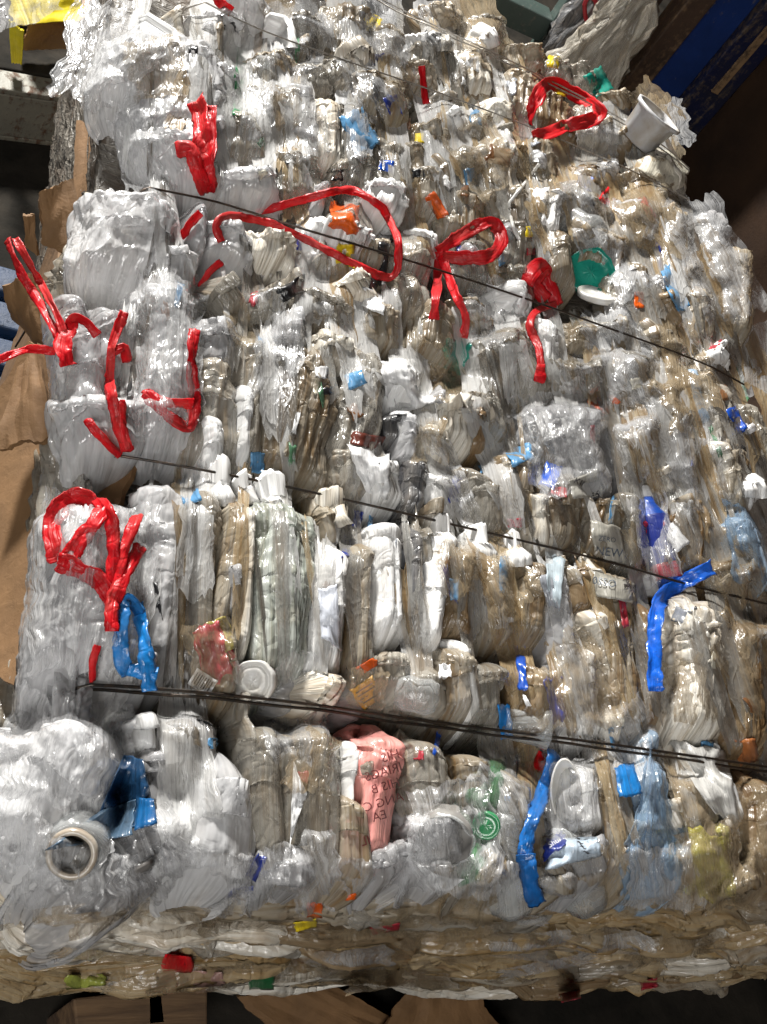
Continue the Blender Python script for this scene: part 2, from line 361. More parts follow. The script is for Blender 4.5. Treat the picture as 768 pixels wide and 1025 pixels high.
NVP = scuffed('scuffed_navy_paint', (.010, .014, .05), (.02, .02, .03), (.17, .12, .07), .52, .66)
RSP = scuffed('rusty_post_paint', (.08, .05, .035), (.04, .028, .022), (.24, .15, .08), .5, .68)
STP = scuffed('bare_tan_stripe', (.30, .19, .10), (.20, .12, .06), (.08, .05, .03), .5, .62, .6)
xa, xb, xc_, xd = xw(710, 0), xw(762, 0), xw(680, 0), XW
box('blue_panel', (xa, yc, .02), (xb, yc+.03, 3.2), BLP, root)
box('corner_post', (xb+.002, yc-.02, .02), (XW-.004, yc+.03, 3.2), NVP, root)
xs = (xb+XW)/2; box('rust_stripe', (xs-.012, yc-.027, .6), (xs+.010, yc-.0205, .6+.52), STP, root)
box('rusty_post', (xc_, yc-.03, .02), (xa-.002, yc+.03, 3.2), RSP, root)
box('back_plate', (xw(640, 0), yc+.05, .02), (xc_-.002, yc+.08, 3.2), BW, root)

# steel shelf rack behind
RACK = scuffed('green_grey_rack_paint', (.045, .07, .06), (.03, .045, .04), (.12, .10, .08), .55, .7, .5)
yr = 2.35
root = empty('steel_shelf_rack', (float(Pv(np.array(555.), np.array(25.), yr)[0]), yr, 0)); tag(root, 'dark green perforated steel shelf rack in the gloom behind the bale', 'shelf rack')
xr = float(Pv(np.array(560.), np.array(25.), yr)[0]); zr = float(Pv(np.array(510.), np.array(8.), yr)[2])
box('upright', (xr-.03, yr-.02, 0), (xr+.03, yr+.02, 2.4), RACK, root)
box('upright', (xr-1.1, yr-.02, 0), (xr-1.04, yr+.02, 2.4), RACK, root)
box('beam', (xr-1.035, yr-.03, zr-.03), (xr-.033, yr+.03, zr+.03), RACK, root)
box('beam', (xr-1.035, yr-.03, zr-.55), (xr-.033, yr+.03, zr-.49), RACK, root)
for k in range(14):
    z = zr-.55+k*.09; box('slot', (xr-.008, yr-.0235, z), (xr+.008, yr-.0205, z+.03), BW, root)

# ------------------------------------------------------------------ compressed core of the bale
X0, X1, Y0, Y1, ZB = .185, 1.225, .262, 1.70, .30
def core():
    n = 90; parts = []; quads = []; uvs = []; off = 0
    faces = [((X0, Y0, ZT-.045), (X1-X0, 0, 0), (0, Y1-Y0, 0), (0, 0, 1)), ((X0, Y0, ZB), (X1-X0, 0, 0), (0, 0, ZT-.045-ZB), (0, -1, 0)),
             ((X0, Y1, ZB), (0, Y0-Y1, 0), (0, 0, ZT-.045-ZB), (-1, 0, 0)), ((X1, Y0, ZB), (0, Y1-Y0, 0), (0, 0, ZT-.045-ZB), (1, 0, 0)),
             ((X1, Y1, ZB), (X0-X1, 0, 0), (0, 0, ZT-.045-ZB), (0, 1, 0)), ((X0, Y1, ZB), (X1-X0, 0, 0), (0, Y0-Y1, 0), (0, 0, -1))]
    g = np.linspace(0, 1, n); a, b = np.meshgrid(g, g, indexing='ij')
    for o, e1, e2, nn in faces:
        p = np.array(o)+a[..., None]*np.array(e1)+b[..., None]*np.array(e2)
        d = .012*ridged(p[..., 0]*22, p[..., 1]*22, p[..., 2]*40)+.006*ridged(p[..., 0]*60, p[..., 1]*60, p[..., 2]*110)
        c = np.array([(X0+X1)/2, (Y0+Y1)/2, (ZT+ZB)/2]); p = p+unit(p-c)*d[..., None]
        parts.append(p.reshape(-1, 3)); quads.append(grid_quads(n, n)+off); off += n*n
        L1, L2 = np.linalg.norm(e1), np.linalg.norm(e2); uvs.append(np.stack([a*L1, b*L2], -1).reshape(-1, 2))
    v = np.concatenate(parts); splat(v[:n*n])
    return mesh_from('compressed_film_core', v, np.concatenate(quads), np.concatenate(uvs))
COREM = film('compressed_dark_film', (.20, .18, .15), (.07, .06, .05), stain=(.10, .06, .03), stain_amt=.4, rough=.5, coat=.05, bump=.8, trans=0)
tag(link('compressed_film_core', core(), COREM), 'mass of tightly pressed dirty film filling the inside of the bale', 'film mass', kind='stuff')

# ------------------------------------------------------------------ bundles read off the photograph: material, head x y width, tail x y width, height in mm
DATA = """
CL 250 -8 60 250 28 60 45|CL 215 8 60 225 40 60 50|GR 300 8 50 312 46 50 50|WH 280 18 36 292 40 36 60|TN 345 0 55 350 58 55 50|CR 352 40 46 358 66 40 60|GR 392 26 45 396 76 45 50
WH 425 26 60 436 60 50 58|TN 412 58 50 415 95 46 46|CR 470 42 50 480 100 46 55|TN 520 66 50 522 122 50 50|BR 556 92 60 556 138 56 42|GR 592 102 55 600 148 50 45|CL 632 112 60 652 156 50 50|CR 648 150 60 680 195 50 55
GR 480 10 56 490 42 50 50|WH 478 28 40 486 50 36 60|TN 530 44 50 536 74 46 46|GR 580 62 56 590 92 50 46|GR 440 0 50 446 26 50 50|TN 610 84 50 622 112 46 46|GR 555 56 44 560 84 44 46
GR 332 44 40 338 92 44 48|TN 372 70 50 372 122 46 48|GR 312 60 46 316 100 46 44|TN 270 50 50 278 86 50 44|GR 440 86 44 446 128 44 46|CR 500 96 40 506 140 40 50|TN 395 84 44 398 128 44 46|GR 470 104 40 474 146 40 46
CL 142 34 80 134 110 84 60|CL 190 30 110 185 150 110 80|WH 166 28 56 170 60 60 92|CL 172 118 86 206 196 60 66|CL 222 58 50 224 112 46 58|GR 238 108 50 242 170 55 52|CL 242 158 72 252 204 70 56
GR 272 78 50 276 150 50 50|CL 300 84 50 296 152 50 56|CR 322 94 42 326 172 46 58|GR 352 100 52 350 172 60 56|GR 356 150 50 350 196 50 50|GR 300 150 50 300 204 60 48|GR 392 138 46 396 202 50 52
WH 388 180 66 378 220 50 56|TN 432 118 50 436 170 46 46|GR 426 158 50 430 214 50 52|GR 462 148 50 466 204 50 48|CL 470 190 50 466 244 50 52|CR 502 138 50 502 202 46 52|TN 540 136 50 546 190 50 48
WH 548 184 52 545 242 40 60|GR 512 214 50 512 276 50 48|GR 578 186 74 570 232 70 52|TN 604 226 60 602 276 50 48|CL 632 196 60 652 262 50 52|CL 668 196 62 692 304 60 62|CL 706 206 50 726 304 50 64
TN 642 264 50 652 334 50 48|GR 692 286 50 702 352 50 48|CL 736 246 40 740 344 40 56|GR 640 168 60 664 216 56 46|TN 560 226 40 566 288 40 46|GR 622 268 44 626 326 44 48|BR 590 160 50 596 200 46 40|TN 512 182 36 520 230 36 46
CL 138 178 96 124 284 110 76|CL 176 236 60 170 296 50 56|CL 232 212 62 226 268 60 58|GR 213 268 42 238 312 42 58|CR 276 222 72 270 272 70 54|GR 275 282 50 270 332 50 50|GR 326 286 60 320 342 60 50
CR 346 268 50 362 312 50 50|WH 346 212 74 340 266 62 62|GR 386 296 50 386 352 50 48|CL 416 236 50 420 322 50 56|GR 440 296 40 430 362 50 48|GR 462 286 50 482 342 50 50|WH 496 282 40 536 312 44 56
WH 546 316 52 546 384 50 56|GR 582 312 50 592 356 50 50|CL 612 318 50 620 366 50 52|WH 706 340 50 720 372 40 52|GR 655 322 46 664 364 44 48|WH 430 228 40 428 262 36 52|TN 380 232 40 376 280 40 46|GR 470 236 44 478 290 44 48|CL 512 262 44 508 300 44 54
CL 54 284 38 60 362 36 48|CL 84 312 50 86 432 54 54|CL 112 292 44 106 384 38 62|CL 105 380 96 118 458 84 60|CL 165 270 68 172 455 78 72|CL 216 306 54 212 384 48 74|GR 212 352 46 215 474 58 52
GR 256 326 38 242 478 42 58|WH 246 372 24 240 474 20 62|CL 290 314 42 288 364 38 66|TN 306 338 92 290 492 104 58|CR 336 324 60 330 378 54 68|GR 366 346 52 346 484 62 52|WH 406 354 56 405 414 56 78
DK 400 408 40 396 454 36 46|WH 372 446 56 388 508 42 60|DK 416 446 34 412 524 32 54|CR 446 384 74 450 456 62 62|GR 482 380 62 492 446 62 58|GR 496 324 84 534 404 92 56|WH 440 466 40 440 524 36 52
GR 476 464 50 482 544 50 52|TN 512 446 50 517 544 50 52|CR 536 484 42 542 558 42 54|CL 570 398 96 592 506 92 70|CL 642 414 56 652 494 60 58|TN 602 494 62 590 574 50 52|GR 626 484 40 630 586 40 52
TN 662 394 52 682 504 62 52|GR 702 374 62 722 474 60 52|BR 692 494 62 690 594 62 46|TN 722 432 62 738 524 60 52|BL 732 512 66 756 594 52 54|WH 742 474 54 756 510 44 62|GR 560 352 60 572 404 60 52
GR 622 344 62 642 424 50 52|TN 666 334 52 682 414 42 52|GR 740 394 60 768 474 50 46|TN 640 376 40 655 430 40 50|BL 690 360 30 700 440 30 52|TN 560 470 50 556 560 46 50|GR 345 440 50 352 500 50 44|CR 430 420 40 436 470 40 54
CL 112 480 96 92 690 120 84|CL 66 540 40 54 690 56 50|CL 170 474 64 150 690 54 56|GR 206 474 42 200 694 42 50|TN 236 484 38 205 694 32 50|CR 246 494 22 236 674 20 56|GG 286 484 88 280 694 78 56
WH 332 534 52 326 686 46 56|TN 358 534 36 358 694 36 44|WH 386 506 44 388 652 46 56|DK 414 504 20 408 644 17 52|WH 438 520 38 425 664 33 56|TN 463 536 52 455 654 46 54|TN 497 540 52 501 654 46 54
TN 528 550 42 526 654 42 54|GR 420 654 52 425 722 62 46|TN 456 636 46 460 730 46 50|GR 492 650 42 490 732 46 48|TN 534 654 42 530 738 42 46|CL 546 552 36 576 750 42 60|WH 576 636 42 582 752 50 50
TN 612 560 64 622 746 72 54|BR 642 594 32 646 746 32 50|CR 694 592 78 696 756 82 74|BR 748 612 62 746 766 62 54|TN 578 552 32 582 624 32 48|WH 452 514 44 450 552 40 62|WH 482 522 48 481 560 46 64|WH 516 532 46 518 570 44 64
CR 590 552 34 592 584 32 60|WH 272 474 64 276 510 58 62|CR 330 488 52 330 524 46 62|WH 222 466 40 220 500 36 60|GR 390 640 46 392 704 50 46|BR 716 640 30 722 750 30 50|CR 300 680 40 345 700 40 52
CL 8 716 70 -4 866 90 50|WH 140 700 38 140 768 36 50|GR 178 696 42 190 804 42 44|DK 206 700 52 196 796 48 34|
GR 263 708 42 268 900 42 54|GR 316 708 72 316 892 74 54|TN 346 784 32 350 896 62 50|WH 353 714 18 345 836 12 56|PK 388 712 58 366 872 74 54|GR 426 722 52 440 862 72 48|CL 430 796 62 450 908 84 54
TN 470 738 42 480 836 42 44|GR 510 764 42 510 916 62 50|WH 576 742 46 586 846 42 54|CL 580 822 72 590 916 84 52|TN 616 728 52 620 916 62 48|BL 652 724 22 655 930 106 52|TN 692 772 62 700 890 74 50
YE 712 812 52 716 910 52 46|WH 700 738 74 736 838 20 52|BR 756 762 42 762 912 42 42|BR 646 738 36 640 804 32 40|CL 380 834 62 388 914 76 46|GR 480 852 52 486 922 62 44|CL 290 850 60 290 915 80 46|TN 550 860 50 556 918 60 44
TN 735 860 50 745 925 60 44|CL 150 740 40 160 830 46 40
"""
for ln in DATA.split('\n'):
    for it in ln.split('|'):
        f = it.split()
        if len(f) == 8:
            g = [float(t) for t in f[1:]]
            if g[4] > 880: g[4] = 880+(g[4]-880)*.35
            if g[0] < 60: g[0] += 16; g[3] += 16
            if g[0] > 330 and g[1] < 345:
                q_ = random.random()
                if f[0] == 'CL': f[0] = 'GR' if q_ < .4 else 'TN' if q_ < .6 else 'CL'
                elif f[0] == 'GR' and q_ < .3: f[0] = 'TN'
            if g[0] > 430 and g[1] > 430 and f[0] == 'TN' and random.random() < .35: f[0] = 'BR'
            if f[0] == 'CL' and max(g[2], g[5]) > 58 and g[0] < 260: f[0] = 'ML'
            bundle(f[0], *g, folds=.4 if f[0] in ('ML', 'CL') else .7 if g[5] > 65 else 1.0, crumple=.9 if f[0] == 'ML' else 1.2 if f[0] == 'CL' else 2.0 if (f[0] == 'CR' and g[2] > 70) else 1.0)
bundle('ML', 112, 694, 84, 18, 872, 176, 92, crumple=.7, folds=.5, head=.3, tail=.5, label='big milky balloon-like bag at the front corner beside the dark blue bag', name='plastic_bag', cat='bag')
bundle('CL', 196, 812, 64, 34, 918, 104, 46, crumple=.7, folds=.9, label='clear film running down to the front corner under the open jar', cat='film bundle')
bundle('ML', 238, 738, 40, 208, 890, 104, 84, crumple=.7, folds=.4, head=.2, tail=.55, label='puffed clear bag pinched at the first wire beside the black bundle', name='plastic_bag', cat='bag')
# smaller scraps of film packed into the gaps
def fillers(n, seed):
    r = random.Random(seed)
    for _ in range(n):
        u = r.uniform(.22, 1.21); v = r.uniform(.32, 1.70)
        px, py, _d = proj(np.array([u, v, ZT])); px, py = float(px), float(py)
        if not (-10 < px < 775 and -5 < py < 900): continue
        tx, ty, _d = proj(np.array([u, v-r.uniform(.05, .12), ZT]))
        rt = px/768+r.uniform(-.3, .3)
        m = r.choice(['CL', 'GR', 'CL', 'WH']) if rt < .3 else r.choice(['GR', 'TN', 'CL', 'CR', 'WH', 'GR']) if rt < .65 else r.choice(['TN', 'GR', 'CL', 'BR', 'CR', 'TN'])
        w = r.uniform(16, 34)*(1.0 if py > 400 else .8)
        bundle(m, px, py, w, float(tx)+r.uniform(-12, 12), float(ty), w*r.uniform(.7, 1.1), r.uniform(46, 66), crumple=1.3)
fillers(85, 3)

# ------------------------------------------------------------------ front face and left face: pressed layers running along the bale
def layer(axis, a0, a1, z, half, out, mat, label, group):
    seedc[0] += 1; n = 7; t = np.linspace(0, 1, n); sd = seedc[0]
    a = a0+(a1-a0)*t; zz = z+.02*np.sin(t*5+sd)+.010*np.sin(t*13+sd*2)
    if axis == 'x': c = np.stack([a, np.full(n, Y0-.005), zz], -1); up = (0, -1, .25)
    else: c = np.stack([np.full(n, X0-.005), a, zz], -1); up = (-1, 0, .25)
    L = abs(a1-a0); hw = np.full(n, half)*(.8+.4*RNG.random(n)); pr = np.full(n, out)*(.7+.6*RNG.random(n))
    v, q, uv = bundle_mesh(c, hw, pr, up, sd, int(np.clip(L*420, 30, 190)), 44, crumple=.5, head=.1, tail=.3, folds=2.2)
    splat(v); o = recenter(link('film_layer', mesh_from('film_layer', v, q, uv), FM[mat] if isinstance(mat, str) else mat)); tag(o, label, 'film layer', group); return o
r = random.Random(11)
nl = 18
for k in range(nl):
    z = ZT-.075-(ZT-.075-ZB-.03)*k/(nl-1)
    x = X0-.05+r.uniform(0, .08)
    while x < X1:
        L = r.uniform(.18, .42); m = r.choice((['ST', 'ST', 'TN', 'BR', 'ST', 'CR'] if x > .35 else ['CR', 'ST', 'GR', 'CR']) if k > 1 else ['ST', 'CR', 'GR', 'TN'])
        layer('x', x, min(x+L, X1+.03), z+r.uniform(-.02, .02)+.03*max(0, x-.6)*(k > nl//2), r.uniform(.015, .030)*(1.2 if k < 2 else 1), r.uniform(.010, .034)*(1.2 if k < 2 else 1), m, f"{DESC[m]} pressed film layer {['high', 'midway', 'low'][min(2, k*3//nl)]} in the front face {['at the cardboard end', 'at its middle', 'at the brown wall end'][min(2, int((x-X0+.1)/.36))]}", 'pressed film layers on the front face')
        x += L*.8
for k in range(7):
    z = ZT-.06-(ZT-.06-ZB)*k/6
    y = Y0-.02+r.uniform(0, .1)
    while y < .62:
        L = r.uniform(.25, .5); m = r.choice(['CL', 'GR', 'CL', 'GR', 'TN'])
        layer('y', y, y+L, z+r.uniform(-.02, .02), r.uniform(.04, .055), r.uniform(.012, .028), m, f'{DESC[m]} pressed film layer along the left side of the bale', 'pressed film layers on the left side')
        y += L*.85
settle(16); SDS = np.minimum(SD, SD+.002)-.004; settle()

# ------------------------------------------------------------------ things laid on or caught in the bale
LAND = []                     # landmarks: (name, px, py) used to say where the plain bundles are
def scale_at(p): return proj(p)[2]/F          # metres per photo pixel
def strip(path, wpx, lift=.006, seed=0, cup=.25, edge=.12, nt=7):
    pts = np.asarray([(q[0], q[1], q[2] if len(q) > 2 else 0.) for q in path], float)
    L = np.linalg.norm(np.diff(pts[:, :2], axis=0), axis=1).sum(); n = int(np.clip(L/2.2, 10, 170))
    sp = spline(pts, n); c = hit(sp[:, 0], sp[:, 1], lift)
    dp = np.linalg.norm(c-CAM, axis=1); zp = np.pad(dp, 5, mode='edge'); dp = np.array([zp[k:k+11].min() for k in range(n)]); zp = np.pad(dp, 4, mode='edge'); dp = sum(zp[k:k+n] for k in range(9))/9
    c = CAM+unit(c-CAM)*(dp-.004)[:, None]
    c = c-unit(c-CAM)*(sp[:, 2]/1000.)[:, None]
    tan = unit(np.gradient(c, axis=0)); view = unit(CAM-c); side = unit(np.cross(tan, view)); nrm = unit(np.cross(side, tan))
    s = np.linspace(0, L, n)*.0016; t = np.linspace(-1, 1, nt)
    tw = 1.35*perlin(s*13, seed*3.1, 0*s)+.6*perlin(s*40, seed*1.7, 0*s)
    wd = side*np.cos(tw)[:, None]+nrm*np.sin(tw)[:, None]; nn = nrm*np.cos(tw)[:, None]-side*np.sin(tw)[:, None]
    hw = wpx/2*scale_at(c)*(1+.30*perlin(s*28, seed, 0*s)+.10*facet(s*75, seed+0*s, seed))
    S, T = np.meshgrid(s, t, indexing='ij')
    e = T*hw[:, None]*(1+edge*facet(S*160, T*.0+np.sign(T)*3, seed))
    dd = hw[:, None]*(cup*(T*T-.4)*np.sign(math.sin(seed*9.1))+.30*facet(S*70+T*.8, T*1.4, seed+.3)+.10*facet(S*200, T*3, seed+.6))
    v = c[:, None]+wd[:, None]*e[..., None]+nn[:, None]*dd[..., None]
    return v.reshape(-1, 3), grid_quads(n, nt), np.stack([S, T*hw[:, None]], -1).reshape(-1, 2)
def thick(o, t=.0007):
    m = o.modifiers.new('thickness', 'SOLIDIFY'); m.thickness = t; m.offset = 0; return o
def ribbon(name, strands, mat, label, cat, lift=.006, group=None, part='strand', do_splat=True):
    seedc[0] += 1; ms = []
    for k, (w, path) in enumerate(strands):
        v, q, uv = strip(path, w, lift+.0015*k, seedc[0]+k*.77)
        if do_splat: pass
        ms.append((v, q, uv))
    allp = np.concatenate([m[0] for m in ms]); px, py, _ = proj(allp.mean(0)); LAND.append((label, float(px), float(py)))
    if len(ms) == 1:
        v, q, uv = ms[0]; o = thick(recenter(link(name, mesh_from(name, v, q, uv), mat))); return tag(o, label, cat, group)
    root = empty(name, allp.mean(0)); tag(root, label, cat, group)
    for v, q, uv in ms: child(thick(recenter(link(part, mesh_from(part, v, q, uv), mat))), root)
    return root
def patch(quad, lift, seed, amp=.004, tear=.06, res=2.6, smooth=False, stretch=1.0):
    """a piece of film or paper draped on the surface; quad: four photo corners in order"""
    q = np.asarray(quad, float); l1 = max(np.linalg.norm(q[1]-q[0]), np.linalg.norm(q[2]-q[3])); l2 = max(np.linalg.norm(q[3]-q[0]), np.linalg.norm(q[2]-q[1]))
    n1 = int(np.clip(l1/res, 6, 60)); n2 = int(np.clip(l2/res, 6, 70))
    a, b = np.meshgrid(np.linspace(0, 1, n1), np.linspace(0, 1, n2), indexing='ij')
    ea = 1+tear*2*facet(b*4.0, seed*3.3+0*b, seed)+tear*facet(b*11, seed+0*b, seed+.4); eb = 1+tear*2*facet(a*4.0, seed*2.1+0*a, seed+.2)+tear*facet(a*11, seed*1.3+0*a, seed+.7)
    A = .5+(a-.5)*ea; Bb = .5+(b-.5)*eb
    p = q[0]*((1-A)*(1-Bb))[..., None]+q[1]*(A*(1-Bb))[..., None]+q[2]*(A*Bb)[..., None]+q[3]*((1-A)*Bb)[..., None]
    w = hit(p[..., 0], p[..., 1], lift, smooth); sc_ = float(scale_at(w.mean((0, 1)))); S = a*l1*sc_; T = b*l2*sc_
    d = amp*(facet(S*40, T*22*stretch, seed)+.6*facet(S*95, T*50*stretch, seed+.3)+.35*facet(S*200, T*110*stretch, seed+.6))
    w = w+unit(CAM-w)*d[..., None]
    return w.reshape(-1, 3), grid_quads(n1, n2), np.stack([T, S], -1).reshape(-1, 2)
def rot_quad(cx, cy, w, h, deg):
    r = math.radians(deg); c, s = math.cos(r), math.sin(r)
    return [(cx+x*c-y*s, cy+x*s+y*c) for x, y in ((-w/2, -h/2), (w/2, -h/2), (w/2, h/2), (-w/2, h/2))]
def scrap(name, quad, mat, label, cat, lift=.004, amp=.004, tear=.06, group=None, land=True, parent=None):
    seedc[0] += 1; v, q, uv = patch(quad, lift, seedc[0]*.713, amp, tear)
    o = recenter(link(name, mesh_from(name, v, q, uv), mat)); thick(o, .0006)
    if parent is not None: child(o, parent); return o
    if land: px, py, _ = proj(v.mean(0)); LAND.append((label, float(px), float(py)))
    return tag(o, label, cat, group)

# ---- wires
WIREM = plain('dark_steel_wire', (.05, .048, .045), .35, (.10, .07, .05), 200, .2, metal=.8)
WIREL = plain('bright_steel_wire', (.42, .40, .37), .35, (.20, .17, .14), 150, .2, metal=.8)
def tube(pts, r, n=6):
    p = np.asarray(pts, float); t = unit(np.gradient(p, axis=0)); a = unit(np.cross(t, (0, 0, 1))); b = np.cross(t, a)
    th = np.linspace(0, 2*math.pi, n, endpoint=False)
    v = p[:, None]+r*(np.cos(th)[None, :, None]*a[:, None]+np.sin(th)[None, :, None]*b[:, None])
    return v.reshape(-1, 3), grid_quads(len(p), n, wrap=True)
def wire_path(pix, off, lift, rise=.0):
    sp = spline(pix, 150); c = hit(sp[:, 0], sp[:, 1]+off, 0.0)
    # the wire is tight: it bridges hollows and only follows the broad swell
    z = c[:, 2].copy(); k = 13
    zp = np.pad(z, k, mode='edge'); mx = np.array([np.percentile(zp[i:i+2*k+1], 96) for i in range(len(z))])
    mp = np.pad(mx, k, mode='edge'); sm = np.array([mp[i:i+2*k+1].mean() for i in range(len(z))])
    w_ = P(sp[:, 0], sp[:, 1]+off, sm+lift); d = np.array([-1., 0, 0]); a = [w_[0]+d*.02*k+np.array([0, 0, -.02*k*k]) for k in (4, 3, 2, 1)]
    return np.concatenate([a, w_])
WIRES = [([(92, 688), (160, 692), (300, 706), (440, 726), (600, 746), (768, 770), (800, 775)], 2, .0016, WIREM, 'first wire from the brown front face, a doubled dark steel strand'),
         ([(118, 456), (190, 468), (300, 490), (440, 522), (600, 560), (700, 588), (800, 612)], 1, .0015, WIREM, 'second wire from the front, dark strand above the cream wrinkled bag'),
         ([(150, 188), (220, 203), (300, 228), (400, 258), (500, 290), (600, 325), (700, 362), (745, 385)], 1, .0014, WIREM, 'third wire from the front, dark strand passing under the red bow'),
         ([(205, 2), (262, 30), (350, 62), (440, 93), (530, 127), (620, 165), (690, 200)], 1, .0011, WIREL, 'fourth wire from the front, thin bright steel strand'),
         ([(372, -4), (420, 20), (480, 48), (530, 72), (600, 108), (660, 145), (690, 170)], 2, .0012, WIREL, 'rearmost baling wire, bright doubled strand across the bale top')]
for pix, ns, rad, m, lab in WIRES:
    root = None; strands = []
    for k in range(ns):
        c = wire_path(pix, (k-(ns-1)/2)*5.0 if ns == 2 and m is WIREM else (k-(ns-1)/2)*3.4, .006)
        if k: c = c+np.array([0, 0, .0012])*np.sin(np.linspace(0, 40, len(c)))[:, None]
        strands.append(tube(c, rad))
    if ns == 1: tag(recenter(link('baling_wire', mesh_from('baling_wire', *strands[0]), m)), lab, 'wire')
    else:
        root = empty('baling_wire', strands[0][0].mean(0)); tag(root, lab, 'wire')
        for v, q in strands: child(recenter(link('strand', mesh_from('strand', v, q), m)), root)
    LAND.append((None, 0, 0))

# ---- red drawstrings
RIB = [
 ([(20, [(195, 100), (200, 112), (203, 140), (207, 190)]), (10, [(212, 106), (213, 140), (209, 193)]), (15, [(176, 150), (190, 150), (196, 165), (207, 192)])], 'red drawstring loop standing on the white bag near the cardboard flap'),
 ([(8, [(222, 242), (217, 224), (236, 216), (290, 232), (350, 262), (384, 277), (397, 271, 6), (398, 240, 22), (386, 214, 26), (378, 204, 22), (348, 190, 6), (300, 201), (256, 213)])], 'long open red drawstring loop around the orange and yellow scraps'),
 ([(9, [(181, 238), (190, 224), (201, 213)])], 'short red drawstring end poking out beside the long open loop'),
 ([(7, [(200, 288), (210, 272), (222, 262)])], 'small red drawstring sliver under the pleated grey bundle'),
 ([(13, [(438, 252), (455, 240), (480, 226), (494, 224), (502, 240), (490, 256), (462, 258), (440, 256)]), (10, [(440, 252), (438, 285), (435, 320)]), (9, [(443, 256), (452, 285), (466, 318), (463, 338)])], 'red drawstring bow with two tails crossing the third wire'),
 ([(15, [(527, 284), (540, 266), (552, 288), (557, 306)]), (13, [(546, 268), (536, 284), (548, 300)]), (8, [(557, 304), (536, 312), (530, 326), (540, 350), (542, 374)]), (18, [(536, 372), (546, 374)])], 'crumpled red drawstring with a wavy tail beside the teal lid'),
 ([(14, [(528, 124), (536, 102), (547, 85), (562, 87), (598, 108), (598, 118), (566, 127), (534, 139)])], 'wide red drawstring forming an open triangle behind the fourth wire'),
 ([(8, [(422, 66), (424, 84), (427, 104)])], 'narrow red strip between the two rearmost wires'),
 ([(9, [(7, 240, 10), (18, 268, 14), (45, 312, 12), (63, 346, 4)]), (8, [(15, 238, 10), (30, 264, 14), (54, 308, 12), (67, 342, 4)]), (10, [(62, 346), (72, 320), (86, 322), (98, 336)]), (8, [(-6, 362, 8), (28, 350, 8), (56, 352)]), (18, [(72, 322), (63, 345), (68, 366)])], 'tangled red drawstring hanging out over the cardboard side'),
 ([(9, [(125, 312), (113, 344), (109, 386)]), (9, [(114, 352), (124, 348), (127, 362)]), (13, [(109, 384), (117, 420), (128, 452)]), (9, [(87, 420), (103, 440), (121, 456)]), (7, [(123, 400), (124, 430), (128, 450)])], 'red drawstring knot running down the clear bags to the second wire'),
 ([(12, [(195, 330), (192, 368), (195, 400), (190, 426), (168, 416), (146, 393)]), (11, [(146, 391), (164, 402), (193, 404)])], 'red drawstring folded to a triangle on the clear bag'),
 ([(20, [(60, 562), (52, 524), (74, 498), (96, 506)]), (19, [(58, 562), (84, 572), (100, 582), (113, 602)]), (18, [(64, 568), (84, 536), (106, 508)]), (14, [(98, 500), (112, 525), (113, 592)]), (12, [(138, 515), (126, 545), (113, 592)]), (14, [(141, 546), (126, 574), (113, 606), (112, 632)])], 'large knotted red drawstring on the biggest clear bag'),
 ([(7, [(98, 646), (93, 664), (93, 682)])], 'short red strip beside the bright blue loop strap'),
 ([(10, [(214, -6), (222, 4), (232, 12)])], 'red drawstring scrap at the far end behind the white bag'),
]
for st, lab in RIB: ribbon('red_drawstring', st, RED, lab, 'drawstring', lift=.008)
ribbon('blue_strap', [(16, [(122, 602), (121, 650), (128, 676)]), (15, [(136, 604), (146, 650), (150, 692)]), (12, [(121, 612), (128, 599), (141, 614)]), (14, [(128, 670), (158, 674)])], BLUE, 'bright blue loop strap beside the large knotted red drawstring', 'strap', lift=.012)
ribbon('blue_strap', [(15, [(713, 568, 10), (690, 580, 10), (662, 600, 6), (655, 640), (656, 692)])], col('cobalt_plastic', (.01, .14, .72)), 'blue twisted strap folded over the cream wrinkled bag', 'strap', lift=.012)
ribbon('blue_strap', [(15, [(556, 752), (545, 790), (530, 830), (526, 862)]), (20, [(526, 855), (530, 885), (538, 906)])], col('deep_blue_plastic', (.012, .13, .42)), 'deep blue strap hanging beside the white scoop toward the front face', 'strap', lift=.012)

